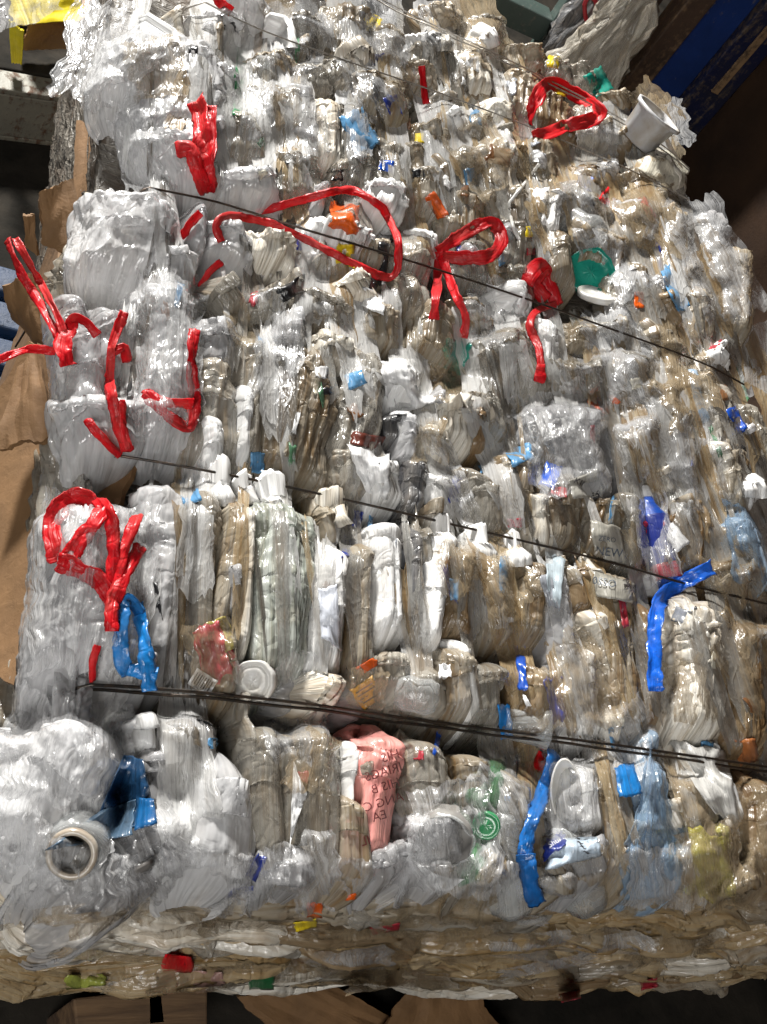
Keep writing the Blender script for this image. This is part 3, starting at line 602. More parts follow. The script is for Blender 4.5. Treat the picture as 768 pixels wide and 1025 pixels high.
# ---- flat scraps, labels and torn pieces
SCR = [
 (360, 131, 26, 40, -25, SKY, 'crumpled light blue film scrap between grey bundles', 'rear'), (241, 62, 10, 30, 5, GREEN, 'narrow green film scrap nearer the fourth wire', 0), (239, 98, 9, 32, 6, GREEN, 'narrow green film scrap farther from the fourth wire', 0),
 (374, 20, 16, 11, 30, YELLOW, 'small yellow scrap beside the rearmost wire', 0), (394, 107, 13, 24, -20, NAVY, 'navy printed scrap under the fourth wire', 0), (387, 166, 15, 11, 10, ROYAL, 'royal blue scrap beside the white rear bundle', 0),
 (472, 178, 12, 20, -15, SKY, 'light blue printed scrap beside the bent straw', 0), (420, 138, 9, 9, 0, YELLOW, 'tiny yellow scrap just in front of the fourth wire', 0), (500, 156, 26, 18, 15, BROWNP, 'rust brown film scrap in front of the fourth wire', 0),
 (599, 82, 20, 26, -30, TEAL, 'teal green film scrap behind the rearmost wire', 0), (554, 62, 12, 12, 10, YELLOW, 'small yellow label behind the rearmost wire', 0), (586, 183, 17, 15, 20, ROYAL, 'blue crushed cap beside the red film scrap', 0), (562, 92, 12, 7, 20, YELLOW, 'yellow chip inside the red triangle', 0),
 (612, 199, 22, 16, 35, RED, 'crumpled red film scrap beside the blue crushed cap', 0), (650, 212, 8, 34, -28, CRIM, 'dark red streaked strip in the clear film', 0), (669, 228, 8, 22, -25, CRIM, 'short dark red strip near the brown wall side', 0),
 (346, 219, 30, 30, 6, ORANGE, 'bright orange scrap inside the long open red loop', 0), (346, 256, 19, 24, 0, YELLOW, 'yellow scrap below the bright orange scrap', 0), (437, 206, 12, 26, -32, ORANGE, 'orange strip behind the red bow', 0),
 (384, 250, 12, 66, 8, BLACK, 'black torn strip at the end of the long red loop', 0), (302, 243, 10, 15, 0, NAVY, 'navy chip beside the white bundle with the orange scrap', 0), (294, 289, 30, 15, -30, BLACK, 'black pointed scrap between grey bundles', 0), (372, 292, 8, 26, 15, BLACK, 'small black sliver under the white folded corner', 0),
 (455, 356, 26, 34, 20, TEAL, 'teal crumpled wrapper under the red bow tails', 0), (604, 402, 30, 18, 32, ORANGE, 'orange folded cup piece on the clear bag', 0), (521, 455, 24, 17, -20, SKY, 'light blue label piece on the tan bundles', 0), (456, 490, 10, 24, 10, NAVY, 'navy strip beside the black bundle', 0),
 (551, 476, 17, 24, 20, ROYAL, 'blue and white torn wrapper near the red chip', 0), (560, 492, 15, 9, 10, RED, 'red chip under the blue torn wrapper', 0), (738, 420, 10, 28, -30, ROYAL, 'royal blue sliver near the brown wall side', 0),
 (675, 288, 13, 46, -25, SKY, 'long faded blue print in the clear film', 0), (258, 463, 14, 20, 0, SKY, 'light blue ribbed piece just behind the second wire', 0), (189, 491, 20, 26, -20, SKY, 'light blue ribbed piece just in front of the second wire', 0),
 (358, 520, 9, 16, 10, NAVY, 'navy chip on the white torn film', 0), (347, 547, 8, 22, 5, NAVY, 'navy strip farther from the second wire', 0), (356, 380, 20, 16, -20, SKY, 'faint blue print on the grey bundle', 0), (263, 336, 10, 20, -10, SKY, 'faint blue print on the clear head', 0),
 (213, 655, 30, 56, -14, CRIM, 'crimson printed wrapper beside the white lid', 0), (222, 636, 22, 32, -25, col('olive_yellow_print', (.48, .40, .10)), 'olive yellow printed wrapper piece', 0), (62, 0, 1, 1, 0, CRIM, '', 0),
 (368, 694, 26, 24, -32, col('amber_label', (.85, .42, .02)), 'amber label with dark lines beside the white roll', 0), (366, 668, 26, 9, -32, ORANGE, 'orange printed strip above the amber label', 0), (455, 590, 9, 22, 0, SKY, 'pale blue print on tan film near the dark strip', 0),
 (504, 575, 8, 36, 2, SKY, 'pale blue print on tan film', 0), (522, 668, 10, 46, -4, ROYAL, 'blue label strip on the tan shaggy film', 0), (506, 722, 13, 34, -6, BLUE, 'bright blue cup band beside the clear cup mouth', 0), (550, 592, 11, 38, -16, GREYP, 'grey blue print on the long white film', 0),
 (557, 700, 18, 42, -10, NAVY, 'navy torn piece beside the long white film', 0), (683, 617, 18, 16, 20, GREYP, 'grey blue square patch on the cream wrinkled bag', 0), (702, 607, 13, 8, 10, BLACK, 'dark hole-like patch on the cream wrinkled bag', 0),
 (628, 781, 22, 32, -12, BLUE, 'blue label square with folded lower edge', 0), (541, 763, 12, 22, 22, RED, 'red chip under the first wire', 0), (438, 742, 5, 26, 12, ROYAL, 'thin blue sliver under the first wire', 0), (419, 756, 10, 9, 0, CRIM, 'small crimson chip beside the pink bag', 0),
 (508, 808, 6, 22, 0, BLUE, 'thin blue strip beside the green cap', 0), (257, 868, 11, 26, 28, NAVY, 'navy folded strip above the front face', 0), (238, 893, 30, 8, -10, NAVY, 'navy flattened scrap at the front edge', 0),
 (178, 965, 30, 17, 4, RED, 'crumpled red scrap in the front face', 0), (315, 911, 16, 16, 0, ORANGE, 'orange scrap in the front face', 0), (306, 926, 22, 9, -12, YELLOW, 'yellow scrap under the orange scrap in the front face', 0), (351, 898, 12, 6, -8, ORANGE, 'tiny orange chip at the front edge', 0),
 (386, 930, 28, 7, -10, CRIM, 'thin crimson strip pressed in the front face', 0), (262, 984, 24, 13, 0, GREEN, 'green scrap at the bottom of the front face', 0), (571, 997, 20, 8, -12, CRIM, 'crimson chip low in the front face', 0), (86, 982, 40, 13, -4, col('lime_film', (.38, .42, .08)), 'lime stained patch low in the front face', 0),
 (206, 980, 36, 16, 0, col('pale_pink_film', (.70, .42, .36)), 'pale pink patch low in the front face', 0), (748, 752, 20, 24, -10, col('rust_film', (.5, .18, .06)), 'rust orange film patch under the first wire', 0), (170, 883, 26, 11, 25, WHITE, 'white printed scrap at the front edge', 0), (650, 985, 18, 9, -12, CRIM, 'dim red chip under the front face', 0),
 (372, 442, 40, 14, 12, col('maroon_film', (.12, .03, .02)), 'maroon strip beside the white torn bag', 0), (640, 300, 10, 16, 0, ORANGE, 'dull orange chip in the clear film by the brown wall side', 0), (532, 252, 9, 7, 0, CRIM, 'tiny crimson chip behind the crumpled red drawstring', 0), (534, 232, 14, 10, 0, YELLOW, 'tiny pale yellow chip behind the crumpled red drawstring', 0),
]
for cx, cy, w, h, d, m, lab, _ in SCR:
    if lab: scrap('plastic_scrap', rot_quad(cx, cy, w, h, d), m, lab, 'plastic scrap', lift=.009 if w*h > 300 else .0045, amp=.006, tear=.08)

cr_ = random.Random(31); CH = [(SKY, 'pale blue'), (NAVY, 'navy'), (CRIM, 'crimson'), (GREYP, 'slate grey'), (BROWNP, 'brown'), (col('dull_green_print', (.10, .24, .13)), 'dull green'), (BLACK, 'black'), (BLACK, 'black'), (BLACK, 'black'), (WHITE, 'white'), (WHITE, 'white'), (CREAMP, 'cream')]  # black ones: dark film bits added for contrast, standing in for shaded gaps
for _ in range(95):
    u, v_ = cr_.uniform(.24, 1.2), cr_.uniform(.32, 1.66); x_, y_, _d = [float(t) for t in proj(np.array([u, v_, ZT+.02]))]
    if not (10 < x_ < 760 and 5 < y_ < 870): continue
    m_, cn = cr_.choice(CH); thin = cr_.random() < .6
    scrap('plastic_chip', rot_quad(x_, y_, cr_.uniform(4, 8) if thin else cr_.uniform(8, 15), cr_.uniform(16, 40) if thin else cr_.uniform(8, 16), cr_.uniform(-35, 15)), m_, f"{'narrow' if thin else 'small'} {cn} plastic chip", 'plastic chip', lift=.0035, amp=.005, tear=.14, group='plastic chips', land=False)

# ------------------------------------------------------------------ stretched veils of film pulled along the bale, bridging the bundles
VM = {'white': film('white_veil_film', (.82, .82, .81), (.55, .55, .54), stain_amt=.10, alpha=.42, rough=.28, coat=.6, bump=.45, trans=.15),
      'dark': film('dark_gap_veil_film', (.13, .12, .105), (.05, .045, .04), stain_amt=.3, alpha=.55, rough=.3, coat=.5, bump=.45, trans=.05),  # added dark accents: shade of gaps between bundles put into film colour
      'tan': film('tan_veil_film', (.52, .41, .25), (.28, .19, .095), stain=(.16, .09, .03), stain_amt=.45, alpha=.50, rough=.3, coat=.5, bump=.45, trans=.12),
      'grey': film('grey_veil_film', (.46, .45, .42), (.22, .21, .19), stain_amt=.3, alpha=.48, rough=.28, coat=.6, bump=.45, trans=.12)}
vr = random.Random(5)
def veil(u, v_, kind, w, L, wob):
    px, py, _d = [float(t) for t in proj(np.array([u, v_+L/2, ZT+.02]))]; tx, ty, _d = [float(t) for t in proj(np.array([u+wob, v_-L/2, ZT+.02]))]
    if not (-10 < px < 780 and -40 < py < 860 and ty < 905): return
    seedc[0] += 1; n_ = np.array([-(ty-py), tx-px]); n_ /= np.linalg.norm(n_)+1e-6; w0, w1 = w*vr.uniform(.5, 1.3), w*vr.uniform(.5, 1.3)
    q_ = [(px-n_[0]*w0/2, py-n_[1]*w0/2), (px+n_[0]*w0/2, py+n_[1]*w0/2), (tx+n_[0]*w1/2, ty+n_[1]*w1/2), (tx-n_[0]*w1/2, ty-n_[1]*w1/2)]
    v, q, uv = patch(q_, .002, seedc[0]*.713, .0035, .12, 2.2, True, .18)
    rw_ = ROW[row_of(v_)]
    tag(recenter(link('film_veil', mesh_from('film_veil', v, q, uv), VM[kind])), f'stretched {kind} film veil {rw_}', 'film veil', f'stretched {kind} film veils {rw_}')
for _ in range(290):
    u, v_ = vr.uniform(.2, 1.22), vr.uniform(.3, 1.66); f_ = (u-.2)*1.15+vr.uniform(-.25, .25)+(.08 if v_ > 1.0 and u > .45 else 0)
    kind = 'white' if f_ < .22 else vr.choice(['grey', 'white', 'tan']) if f_ < .5 else vr.choice(['tan', 'grey', 'grey', 'white'])
    if vr.random() < .13: kind = 'dark'
    L = vr.uniform(.10, .27); k_ = row_of(v_); lo, hi = ([.25]+WV+[1.75])[k_], ([.25]+WV+[1.75])[k_+1]
    L = min(L, (hi-lo)*.95); v_ = min(max(v_, lo+L*.5), hi-L*.5)
    veil(u, v_, kind, vr.uniform(6, 38)*(1.0 if v_ < .9 else .75)*(.45 if kind == 'dark' else 1), L, vr.uniform(-.02, .02))

# ------------------------------------------------------------------ thin clear film lying over the bundles
ov = random.Random(21); RPX = [q[:2] for st, _l in RIB for _w, pth in st for q in pth]+[(346, 219), (346, 256), (591, 273), (255, 682), (487, 826), (384, 790), (384, 810), (130, 640), (690, 585), (655, 630), (405, 385), (655, 524), (535, 850)]
def overlay(cx, cy, w, h, deg, mat, lab, grp, lift=.012, amp=.007, name='clear_film_sheet'):
    seedc[0] += 1
    v, q, uv = patch(rot_quad(cx, cy, w, h, deg), lift, seedc[0]*.713, amp, .10, 2.2)
    return tag(recenter(link(name, mesh_from(name, v, q, uv), mat)), lab, 'film sheet', grp)
for _ in range(120):
    u = ov.uniform(.20, 1.21); v_ = ov.uniform(.28, 1.7); px, py, _d = [float(t) for t in proj(np.array([u, v_, ZT+.03]))]
    if not (-20 < px < 790 and 0 < py < 880): continue
    if min(math.hypot(px-a_, py-b_) for a_, b_ in RPX) < 26: continue
    tx, ty, _d = [float(t) for t in proj(np.array([u, v_-.1, ZT+.03]))]
    deg = -math.degrees(math.atan2(tx-px, ty-py))+ov.uniform(-22, 22)
    tanfrac = min(.75, max(.05, px/900)); tn = ov.random() < tanfrac*.7; rw_ = ROW[row_of(v_)]
    overlay(px, py, ov.uniform(22, 60), ov.uniform(45, 120)*(1 if py > 350 else .7), deg, OVERT if tn else OVER,
            f"{'thin brownish' if tn else 'thin glossy clear'} film sheet {rw_}", f"{'thin brownish' if tn else 'thin glossy clear'} film sheets {rw_}", lift=ov.uniform(.004, .012), amp=.004 if tn else .0065)
for a in [(108, 55, 100, 110, 20, 'thin clear bag hanging out over the steel channel'), (716, 262, 60, 120, -25, 'clear crackling film at the brown wall side'), (574, 440, 100, 110, -12, 'large clear bag stretched behind the second wire beside the orange cup piece'),
          (60, 790, 130, 190, 10, 'clear bag pulled tight over the big front corner bag'), (150, 850, 100, 70, -20, 'clear sheet over the dark ribbed strip'), (455, 840, 90, 110, -5, 'clear film stretched over the clear cup'), (90, 590, 120, 170, 8, 'clear film around the large knotted red drawstring'), (170, 350, 70, 150, 2, 'clear film over the bag with the folded red triangle')]:
    overlay(*a[:5], OVER, a[5], None, lift=.014)

BLV = film('blue_translucent_film', (.34, .48, .62), (.16, .27, .42), stain_amt=.25, alpha=.30, rough=.2, coat=.8, bump=.5)
YEV = film('yellow_translucent_film', (.55, .50, .08), (.38, .34, .08), stain_amt=.35, alpha=.42, rough=.22, coat=.7, bump=.5)
scrap('blue_film_sheet', [(648, 745), (657, 745), (694, 880), (622, 896)], BLV, 'pale blue see-through bag flaring toward the front face', 'bag', lift=.006, amp=.009, tear=.10)
scrap('blue_film_sheet', [(722, 500), (768, 520), (775, 600), (735, 580)], BLV, 'blue see-through film behind the second wire at the brown wall end', 'film sheet', lift=.010, amp=.006)
scrap('yellow_film_sheet', [(688, 826), (728, 838), (738, 902), (700, 900)], YEV, 'yellow see-through film at the front edge by the brown wall end', 'film sheet', lift=.012, amp=.006)
fr = random.Random(9)
for k in range(34):
    x_, y_ = fr.uniform(20, 760), fr.uniform(905, 985); tn = fr.random() < .7
    overlay(x_, y_, fr.uniform(50, 140), fr.uniform(10, 26), fr.uniform(-12, 8), OVERT if tn else OVER, f"{'thin brownish' if tn else 'thin glossy clear'} film shred stuck to the front face", 'film shreds on the front face', lift=.005, amp=.004, name='film_shred')
for k, x_ in enumerate(range(25, 760, 48)):
    overlay(x_+fr.uniform(-12, 12), 880+fr.uniform(-10, 8), fr.uniform(40, 80), fr.uniform(45, 75), fr.uniform(-20, 20), OVER if x_ < 420 or k % 3 else OVERT, 'thin glossy film flap draped over the front edge', 'film flaps over the front edge', lift=.009, amp=.0065, name='film_flap')

# ------------------------------------------------------------------ containers and lids
def frame_at(px, py, lift, tilt_px, toward=.6):
    """axis for a round thing at a photo pixel: leans along tilt_px in the picture plane and toward the viewer by `toward`"""
    c = hit(np.array(float(px)), np.array(float(py)), lift); view = unit(CAM-c)
    t = right*tilt_px[0]+down*tilt_px[1]; t = unit(t) if np.linalg.norm(t) > 0 else t*0
    ax_ = unit(view*toward+t*(1-toward)); a = unit(np.cross(ax_, (0.3, .2, .9))); return c, ax_, a, np.cross(ax_, a)
def lathe(prof, c, axv, a, b, n=40, seed=0, dent=.0):
    prof = np.asarray(prof, float); th = np.linspace(0, 2*math.pi, n, endpoint=False)
    r = prof[:, 0][:, None]*np.ones(n); h = prof[:, 1][:, None]*np.ones(n)
    if dent: r = r*(1+dent*perlin(np.cos(th)[None]*1.5+seed, np.sin(th)[None]*1.5, h*25)+.3*dent*facet(th[None]*3+0*h, h*90, seed))
    v = c+axv*h[..., None]+a*(r*np.cos(th))[..., None]+b*(r*np.sin(th))[..., None]
    uv = np.stack([h, r*th], -1)
    return v.reshape(-1, 3), grid_quads(len(prof), n, wrap=True), uv.reshape(-1, 2)
def turned(name, px, py, prof_px, tilt, toward, mat, label, cat, lift=.004, dent=.06, parent=None):
    seedc[0] += 1; c, axv, a, b = frame_at(px, py, lift, tilt, toward); k = float(scale_at(c))
    v, q, uv = lathe(np.asarray(prof_px, float)*k, c, axv, a, b, seed=seedc[0], dent=dent)
    o = recenter(link(name, mesh_from(name, v, q, uv), mat)); thick(o, .001)
    if parent is not None: return child(o, parent)
    LAND.append((label, px, py)); return tag(o, label, cat)
TEALM = plain('teal_lid_plastic', (.005, .20, .15), .3, (.01, .28, .2), 40, .2, coat=.4)
GREENM = plain('green_cap_plastic', (.03, .22, .08), .25, (.05, .3, .12), 40, .15, coat=.5)
WHM = plain('dull_white_plastic', (.74, .74, .73), .4, (.6, .57, .5), 40, .25, coat=.2, trans=.1)
PALEM = plain('pale_bucket_plastic', (.62, .64, .68), .4, (.42, .37, .30), 22, .2, coat=.2, trans=.15)
RIMM = plain('dusty_jar_rim', (.55, .50, .42), .3, (.25, .18, .12), 50, .25, coat=.4)
PET = film('clear_bottle_plastic', (.70, .72, .72), (.5, .52, .52), stain_amt=.08, alpha=.30, rough=.12, coat=1, bump=.25, trans=.05, spec=.9)
PETG = film('green_bottle_plastic', (.12, .30, .16), (.08, .2, .1), stain_amt=.1, alpha=.6, rough=.14, coat=1, bump=.25, trans=.1, spec=.9)
cup = [(0, -2), (16, -2), (18, 0), (24, 30), (26, 34), (27, 34), (27, 32)]
turned('white_tub', 640, 136, [(0, -6), (18, -6), (20, -4), (23, 24), (26, 25), (26, 28), (23, 28), (22, 24), (19, 0), (0, -1)], (1, -1.1), .35, PALEM, 'pale open tub at the far corner of the bale by the blue wall', 'tub', dent=.14)
turned('teal_lid', 591, 273, [(0, 3), (10, 2.5), (17, 2), (20, 5), (23, 7), (24, 4), (24, -3), (20, -4)], (.5, -.6), .75, TEALM, 'teal round lid lying on the clear film', 'lid', lift=.034, dent=.12)
turned('shallow_dish', 597, 297, [(0, 3), (14, 3), (18, 5), (20, 4), (20, -1)], (.3, -1), .35, WHM, 'white shallow dish in front of the teal lid', 'dish', lift=.024)
roll = empty('white_roll', hit(np.array(300.), np.array(690.), .01)); tag(roll, 'white film roll with a round capped end behind the first wire', 'roll'); LAND.append(('white film roll with a round capped end behind the first wire', 300, 690))
turned('cap', 255, 682, [(0, 6), (8, 6), (9, 8), (14, 8.5), (15, 6), (17, 6), (19.5, 9), (21, 8), (21, 0), (20, -12)], (-.6, .1), .8, WHM, None, None, lift=.012, dent=.09, parent=roll)
v, q, uv = bundle_mesh(hit(np.linspace(262, 378, 5), np.linspace(680, 694, 5), .0)-np.array([0, 0, .034]), [.030, .030, .028, .030, .026], [.034]*5, (0, 0, 1), 991, 60, 44, crumple=1.1, folds=.7); child(recenter(link('film_wrap', mesh_from('film_wrap', v, q, uv), FM['CL'])), roll)
jar = empty('glass_jar', hit(np.array(72.), np.array(856.), 0.)); tag(jar, 'open jar with a dusty rim under the dark blue bag', 'jar'); LAND.append(('open jar with a dusty rim under the dark blue bag', 72, 856))
turned('rim', 72, 855, [(19, 0), (20, 3), (23, 4), (25, 2), (25, -3), (23, -5)], (-.3, .5), .75, RIMM, None, None, lift=.02, dent=.04, parent=jar)
turned('inner_wall', 72, 855, [(19, 0), (19, -10), (17, -16), (0, -17)], (-.3, .5), .75, plain('dark_jar_glass', (.10, .09, .08), .15, (.2, .18, .15), 30, .1, coat=1), None, None, lift=.02, dent=.04, parent=jar)
turned('body', 72, 855, [(25, -5), (30, -10), (33, -20), (33, -40)], (-.3, .5), .75, PET, None, None, lift=.02, dent=.04, parent=jar)
cu = empty('clear_cup', hit(np.array(447.), np.array(845.), 0.)); tag(cu, 'clear round cup with a white lower band near the green cap', 'cup'); LAND.append(('clear round cup with a white lower band near the green cap', 447, 845))
turned('rim', 447, 842, [(27, -1), (28, 1), (29, 0), (29, -2)], (-.2, .7), .62, PET, None, None, lift=.02, dent=.2, parent=cu)
turned('cup_wall', 447, 842, [(27, 0), (25, -14), (22, -30), (0, -32)], (-.2, .7), .62, plain('smoky_cup_plastic', (.34, .33, .31), .18, (.18, .17, .16), 20, .2, coat=1), None, None, lift=.02, dent=.2, parent=cu)
scrap('band', [(415, 862), (440, 878), (466, 880), (440, 898)], WHITE, None, None, lift=.012, parent=cu)
gb = empty('green_bottle', hit(np.array(487.), np.array(830.), 0.)); tag(gb, 'green bottle with a round green cap facing up', 'bottle'); LAND.append(('green bottle with a round green cap facing up', 487, 830))
turned('cap', 487, 826, [(0, 3.5), (7, 3), (11, 1.5), (12, 3), (13.5, 2), (13.5, -4)], (-.1, .3), .8, GREENM, None, None, lift=.016, dent=.04, parent=gb)
v, q, uv = bundle_mesh(hit(np.linspace(486, 474, 4), np.linspace(828, 884, 4), .004)-np.array([0, 0, .01]), [.014, .018, .02, .016], [.016]*4, (0, 0, 1), 887, 40, 30, crumple=.5, folds=.7); child(recenter(link('body', mesh_from('body', v, q, uv), PETG)), gb)
v, q, uv = bundle_mesh(hit(np.linspace(500, 488, 4), np.linspace(762, 816, 4), .004)-np.array([0, 0, .01]), [.014, .016, .017, .014], [.014]*4, (0, 0, 1), 889, 40, 30, crumple=.5, folds=.7); child(recenter(link('base', mesh_from('base', v, q, uv), PETG)), gb)
def bottle(px0, px1, prof, mat, label, lift=.01, name='plastic_bottle', parts=()):
    a0 = hit(np.array(float(px0[0])), np.array(float(px0[1])), lift); a1 = hit(np.array(float(px1[0])), np.array(float(px1[1])), lift)
    axv = unit(a1-a0); L = np.linalg.norm(a1-a0); a = unit(np.cross(axv, (.2, .1, 1))); b = np.cross(axv, a); k = float(scale_at(a0))
    root = empty(name, (a0+a1)/2); tag(root, label, 'bottle'); LAND.append((label, (px0[0]+px1[0])/2, (px0[1]+px1[1])/2)); seedc[0] += 1
    for nm, pr, m in [('body', prof, mat)]+list(parts):
        pr = np.asarray(pr, float); v, q, uv = lathe(np.stack([pr[:, 0]*k, pr[:, 1]*L], -1), a0, axv, a, b, 36, seedc[0], .12); child(recenter(link(nm, mesh_from(nm, v, q, uv), m)), root)
    return root
bt = bottle((642, 488), (672, 590), [(0, .12), (8, .13), (9, .2), (15, .32), (16, .4), (16, .97), (14, 1), (0, 1)], ROYAL, 'squashed blue bottle with a red flower label behind the second wire', parts=[('cap', [(0, .0), (7, .0), (8.5, .02), (8.5, .12), (6, .13)], WHITE), ('label_band', [(16.6, .34), (17.2, .36), (17.2, .78), (16.6, .8)], NAVY), ('lower_band', [(16.4, .80), (17, .81), (17, .93), (16.4, .94)], CRIM)])
scrap('film_piece', rot_quad(676, 538, 16, 26, -40), WHITE, 'small white folded card beside the blue bottle with the flower label', 'card', lift=.014)
bottle((508, 818), (512, 908), [(0, 0), (8, .02), (9, .1), (24, .4), (25, .9), (22, 1), (0, 1)], PET, 'clear crushed bottle beside the green cap')
bottle((555, 845), (590, 905), [(0, 0), (20, .02), (26, .2), (24, .3), (27, .4), (25, .55), (27, .7), (24, .9), (0, 1)], PET, 'clear ribbed bottle end near the blue printed paper')
bottle((505, 724), (548, 730), [(14, -.02), (16, 0), (15, .1), (18, .8), (21, .95), (22, 1), (20, 1), (17, .8)], PET, 'clear cup mouth beside the bright blue cup band', name='clear_cup')
bottle((395, 690), (440, 700), [(0, 0), (14, .05), (18, .25), (17, .5), (19, .75), (14, .95), (0, 1)], PET, 'crushed clear bottle behind the first wire near the pink bag')
bottle((566, 222), (600, 240), [(0, 0), (14, .05), (18, .25), (16, .5), (19, .75), (14, .95), (0, 1)], PET, 'crushed clear bottle behind the teal lid')
# white scoop
def scoop():
    n, m = 30, 26; r, t = np.meshgrid(np.linspace(0.02, 1, n), np.linspace(0, 2*math.pi, m), indexing='ij')
    px = 567+15*r*np.cos(t)+4*r*np.sin(t)*.5; py = 797+32*r*np.sin(t)*(1-.15*np.sin(t))
    p = hit(px, py, .0); base = p.mean((0, 1)); vdir = unit(CAM-base)
    c = hit(np.full_like(px, 567.), np.full_like(py, 797.), .014); k = float(scale_at(base))
    p = c+(px-567)[..., None]*k*right+(py-797)[..., None]*k*down+vdir*(.016*r**2-.012)[..., None]
    o = recenter(link('white_scoop', mesh_from('white_scoop', p.reshape(-1, 3), grid_quads(n, m), np.stack([r*.03, t*.01], -1).reshape(-1, 2)), WHM)); thick(o, .002)
    LAND.append(('hollow white scoop on the white torn bag', 567, 797)); tag(o, 'hollow white scoop on the white torn bag', 'scoop')
scoop()
v, q = tube(hit(*spline([(540, 164), (528, 180), (514, 198), (510, 206), (514, 228), (520, 240)], 40).T, .012), .0026, 8)
tag(recenter(link('plastic_straw', mesh_from('plastic_straw', v, q), WHM)), 'bent white plastic straw in front of the fourth wire', 'straw'); LAND.append(('bent white plastic straw in front of the fourth wire', 522, 195))
turned('foam_tuft', 650, 584, [(.1, 11), (6, 10), (11, 6), (14, 0), (13, -6), (8, -11)], (0, -1), .6, FM['WH'], 'round white fluffy tuft on the second wire', 'tuft', lift=.012, dent=.35)
b_ = bundle('DK', 176, 852, 22, 92, 903, 22, 60, name='ribbed_strip', label='dark grey ribbed strip at the front edge below the dark blue bag', cat='strip', folds=1.6)
# dark blue bag of three folds
DB = film('dark_blue_bag_film', (.015, .06, .14), (.01, .035, .08), stain=(.05, .1, .16), stain_amt=.2, rough=.3, coat=.4, bump=.25, trans=.1)
bb = empty('blue_bag', hit(np.array(130.), np.array(810.), .01)); tag(bb, 'dark blue film bag beside the big clear front bag', 'bag'); LAND.append(('dark blue film bag beside the big clear front bag', 130, 810))
scrap('bag_fold', [(124, 756), (143, 760), (156, 822), (88, 842)], DB, None, None, lift=.020, amp=.003, tear=.02, parent=bb)
scrap('bag_fold', [(100, 812), (136, 800), (132, 836), (46, 851)], col('slate_blue_film', (.07, .12, .18)), None, None, lift=.023, amp=.003, tear=.02, parent=bb)
scrap('bag_fold', [(140, 798), (154, 800), (158, 824), (134, 832)], col('vivid_blue_film', (.01, .11, .30)), None, None, lift=.024, amp=.003, tear=.02, parent=bb)
# white torn pieces
for quad, lab, m in [([(294, 764), (308, 795), (297, 822), (290, 848)], 'white leaf shaped torn film beside the grey front bundles', WHITE), ([(380, 362), (430, 358), (434, 405), (392, 415)], 'clean white folded bag beside the teal wrapper', WHITE), ([(346, 444), (392, 452), (388, 508), (366, 492)], 'white torn bag opening beside the black bundle', WHITE),
                  ([(360, 285), (386, 296), (384, 316), (362, 306)], 'white folded corner among the grey bundles', WHITE), ([(488, 284), (532, 296), (526, 318), (488, 304)], 'white flat pad under the third wire', WHITE), ([(668, 742), (728, 752), (742, 838), (704, 800)], 'white triangular film sheet under the first wire', col('dusty_white_film', (.66, .65, .62))),
                  ([(546, 552), (566, 560), (560, 612), (548, 590)], 'pale blue folded film head just in front of the second wire', col('ice_blue_film', (.58, .68, .74))), ([(318, 588), (338, 586), (342, 650), (322, 640)], 'smooth bluish white pouch between torn white edges', col('bluish_white_film', (.62, .65, .72))),
                  ([(690, 355), (722, 348), (722, 366), (700, 372)], 'white paper corner on the third wire', WHITE), ([(660, 136), (690, 170), (684, 200), (640, 168)], 'cream stiff sheet near the pale open tub', CREAMP)]:
    scrap('film_piece', quad, m, lab, 'film piece', lift=.010, amp=.005, tear=.05)

# ------------------------------------------------------------------ print: words, bar code, emblem
def print_text(txt, px, py, h, deg, mat, parent, mirror=False, lift=.0125, squash=1.0):
    cu_ = bpy.data.curves.new('t', 'FONT'); cu_.body = txt; cu_.align_x = 'CENTER'; cu_.align_y = 'CENTER'; cu_.resolution_u = 2
    ob = bpy.data.objects.new('t', cu_); COL.objects.link(ob); dg = bpy.context.evaluated_depsgraph_get(); me = bpy.data.meshes.new_from_object(ob.evaluated_get(dg)); bpy.data.objects.remove(ob)
    n = len(me.vertices); a = np.empty(n*3, np.float32); me.vertices.foreach_get('co', a); a = a.reshape(-1, 3).astype(float)
    x = a[:, 0]*h*(-1 if mirror else 1)*squash; y = -a[:, 1]*h; r_ = math.radians(deg); X = px+x*math.cos(r_)-y*math.sin(r_); Y = py+x*math.sin(r_)+y*math.cos(r_)
    p = hit(X, Y, lift); me.vertices.foreach_set('co', p.astype(np.float32).ravel()); me.update(); me.materials.clear()
    o = recenter(link('printed_word', me, mat)); child(o, parent); return o
INK = plain('black_ink', (.03, .025, .03), .5); INKR = plain('dark_red_ink', (.16, .03, .03), .5); INKB = plain('grey_blue_ink', (.10, .12, .15), .5); INKW = plain('white_ink', (.8, .8, .8), .5)
def find(label): return next(o for o in bpy.data.objects if o.get('label') == label)
pink = min((o for o, m in BUND if m == 'PK'), key=lambda o: o.name); pink['label'] = 'pink film bag printed with dark mirrored warning words'; pink['category'] = 'bag'; pink.name = 'pink_bag'
if 'group' in pink: del pink['group']
LAND.append(('pink film bag printed with dark mirrored warning words', 385, 790))
for t, x, y in [('HIS', 391, 757), ('IRIAGS', 384, 773), ('HIS B', 386, 787), ('ANG C', 384, 803), ('EA', 380, 817), ('IL', 366, 842)]: print_text(t, x, y, 13, -17, INKR, pink, True)
gl = scrap('printed_film', [(590, 520), (622, 528), (628, 566), (596, 560)], col('grey_label_film', (.46, .44, .38)), 'grey printed film with a boxed word just behind the second wire', 'printed film', lift=.013, amp=.002, tear=.04)
print_text('NEW', 610, 553, 12, 7, INKB, gl, lift=.0165)
print_text('ZERO', 608, 540, 7, 7, INKB, gl, lift=.0165)
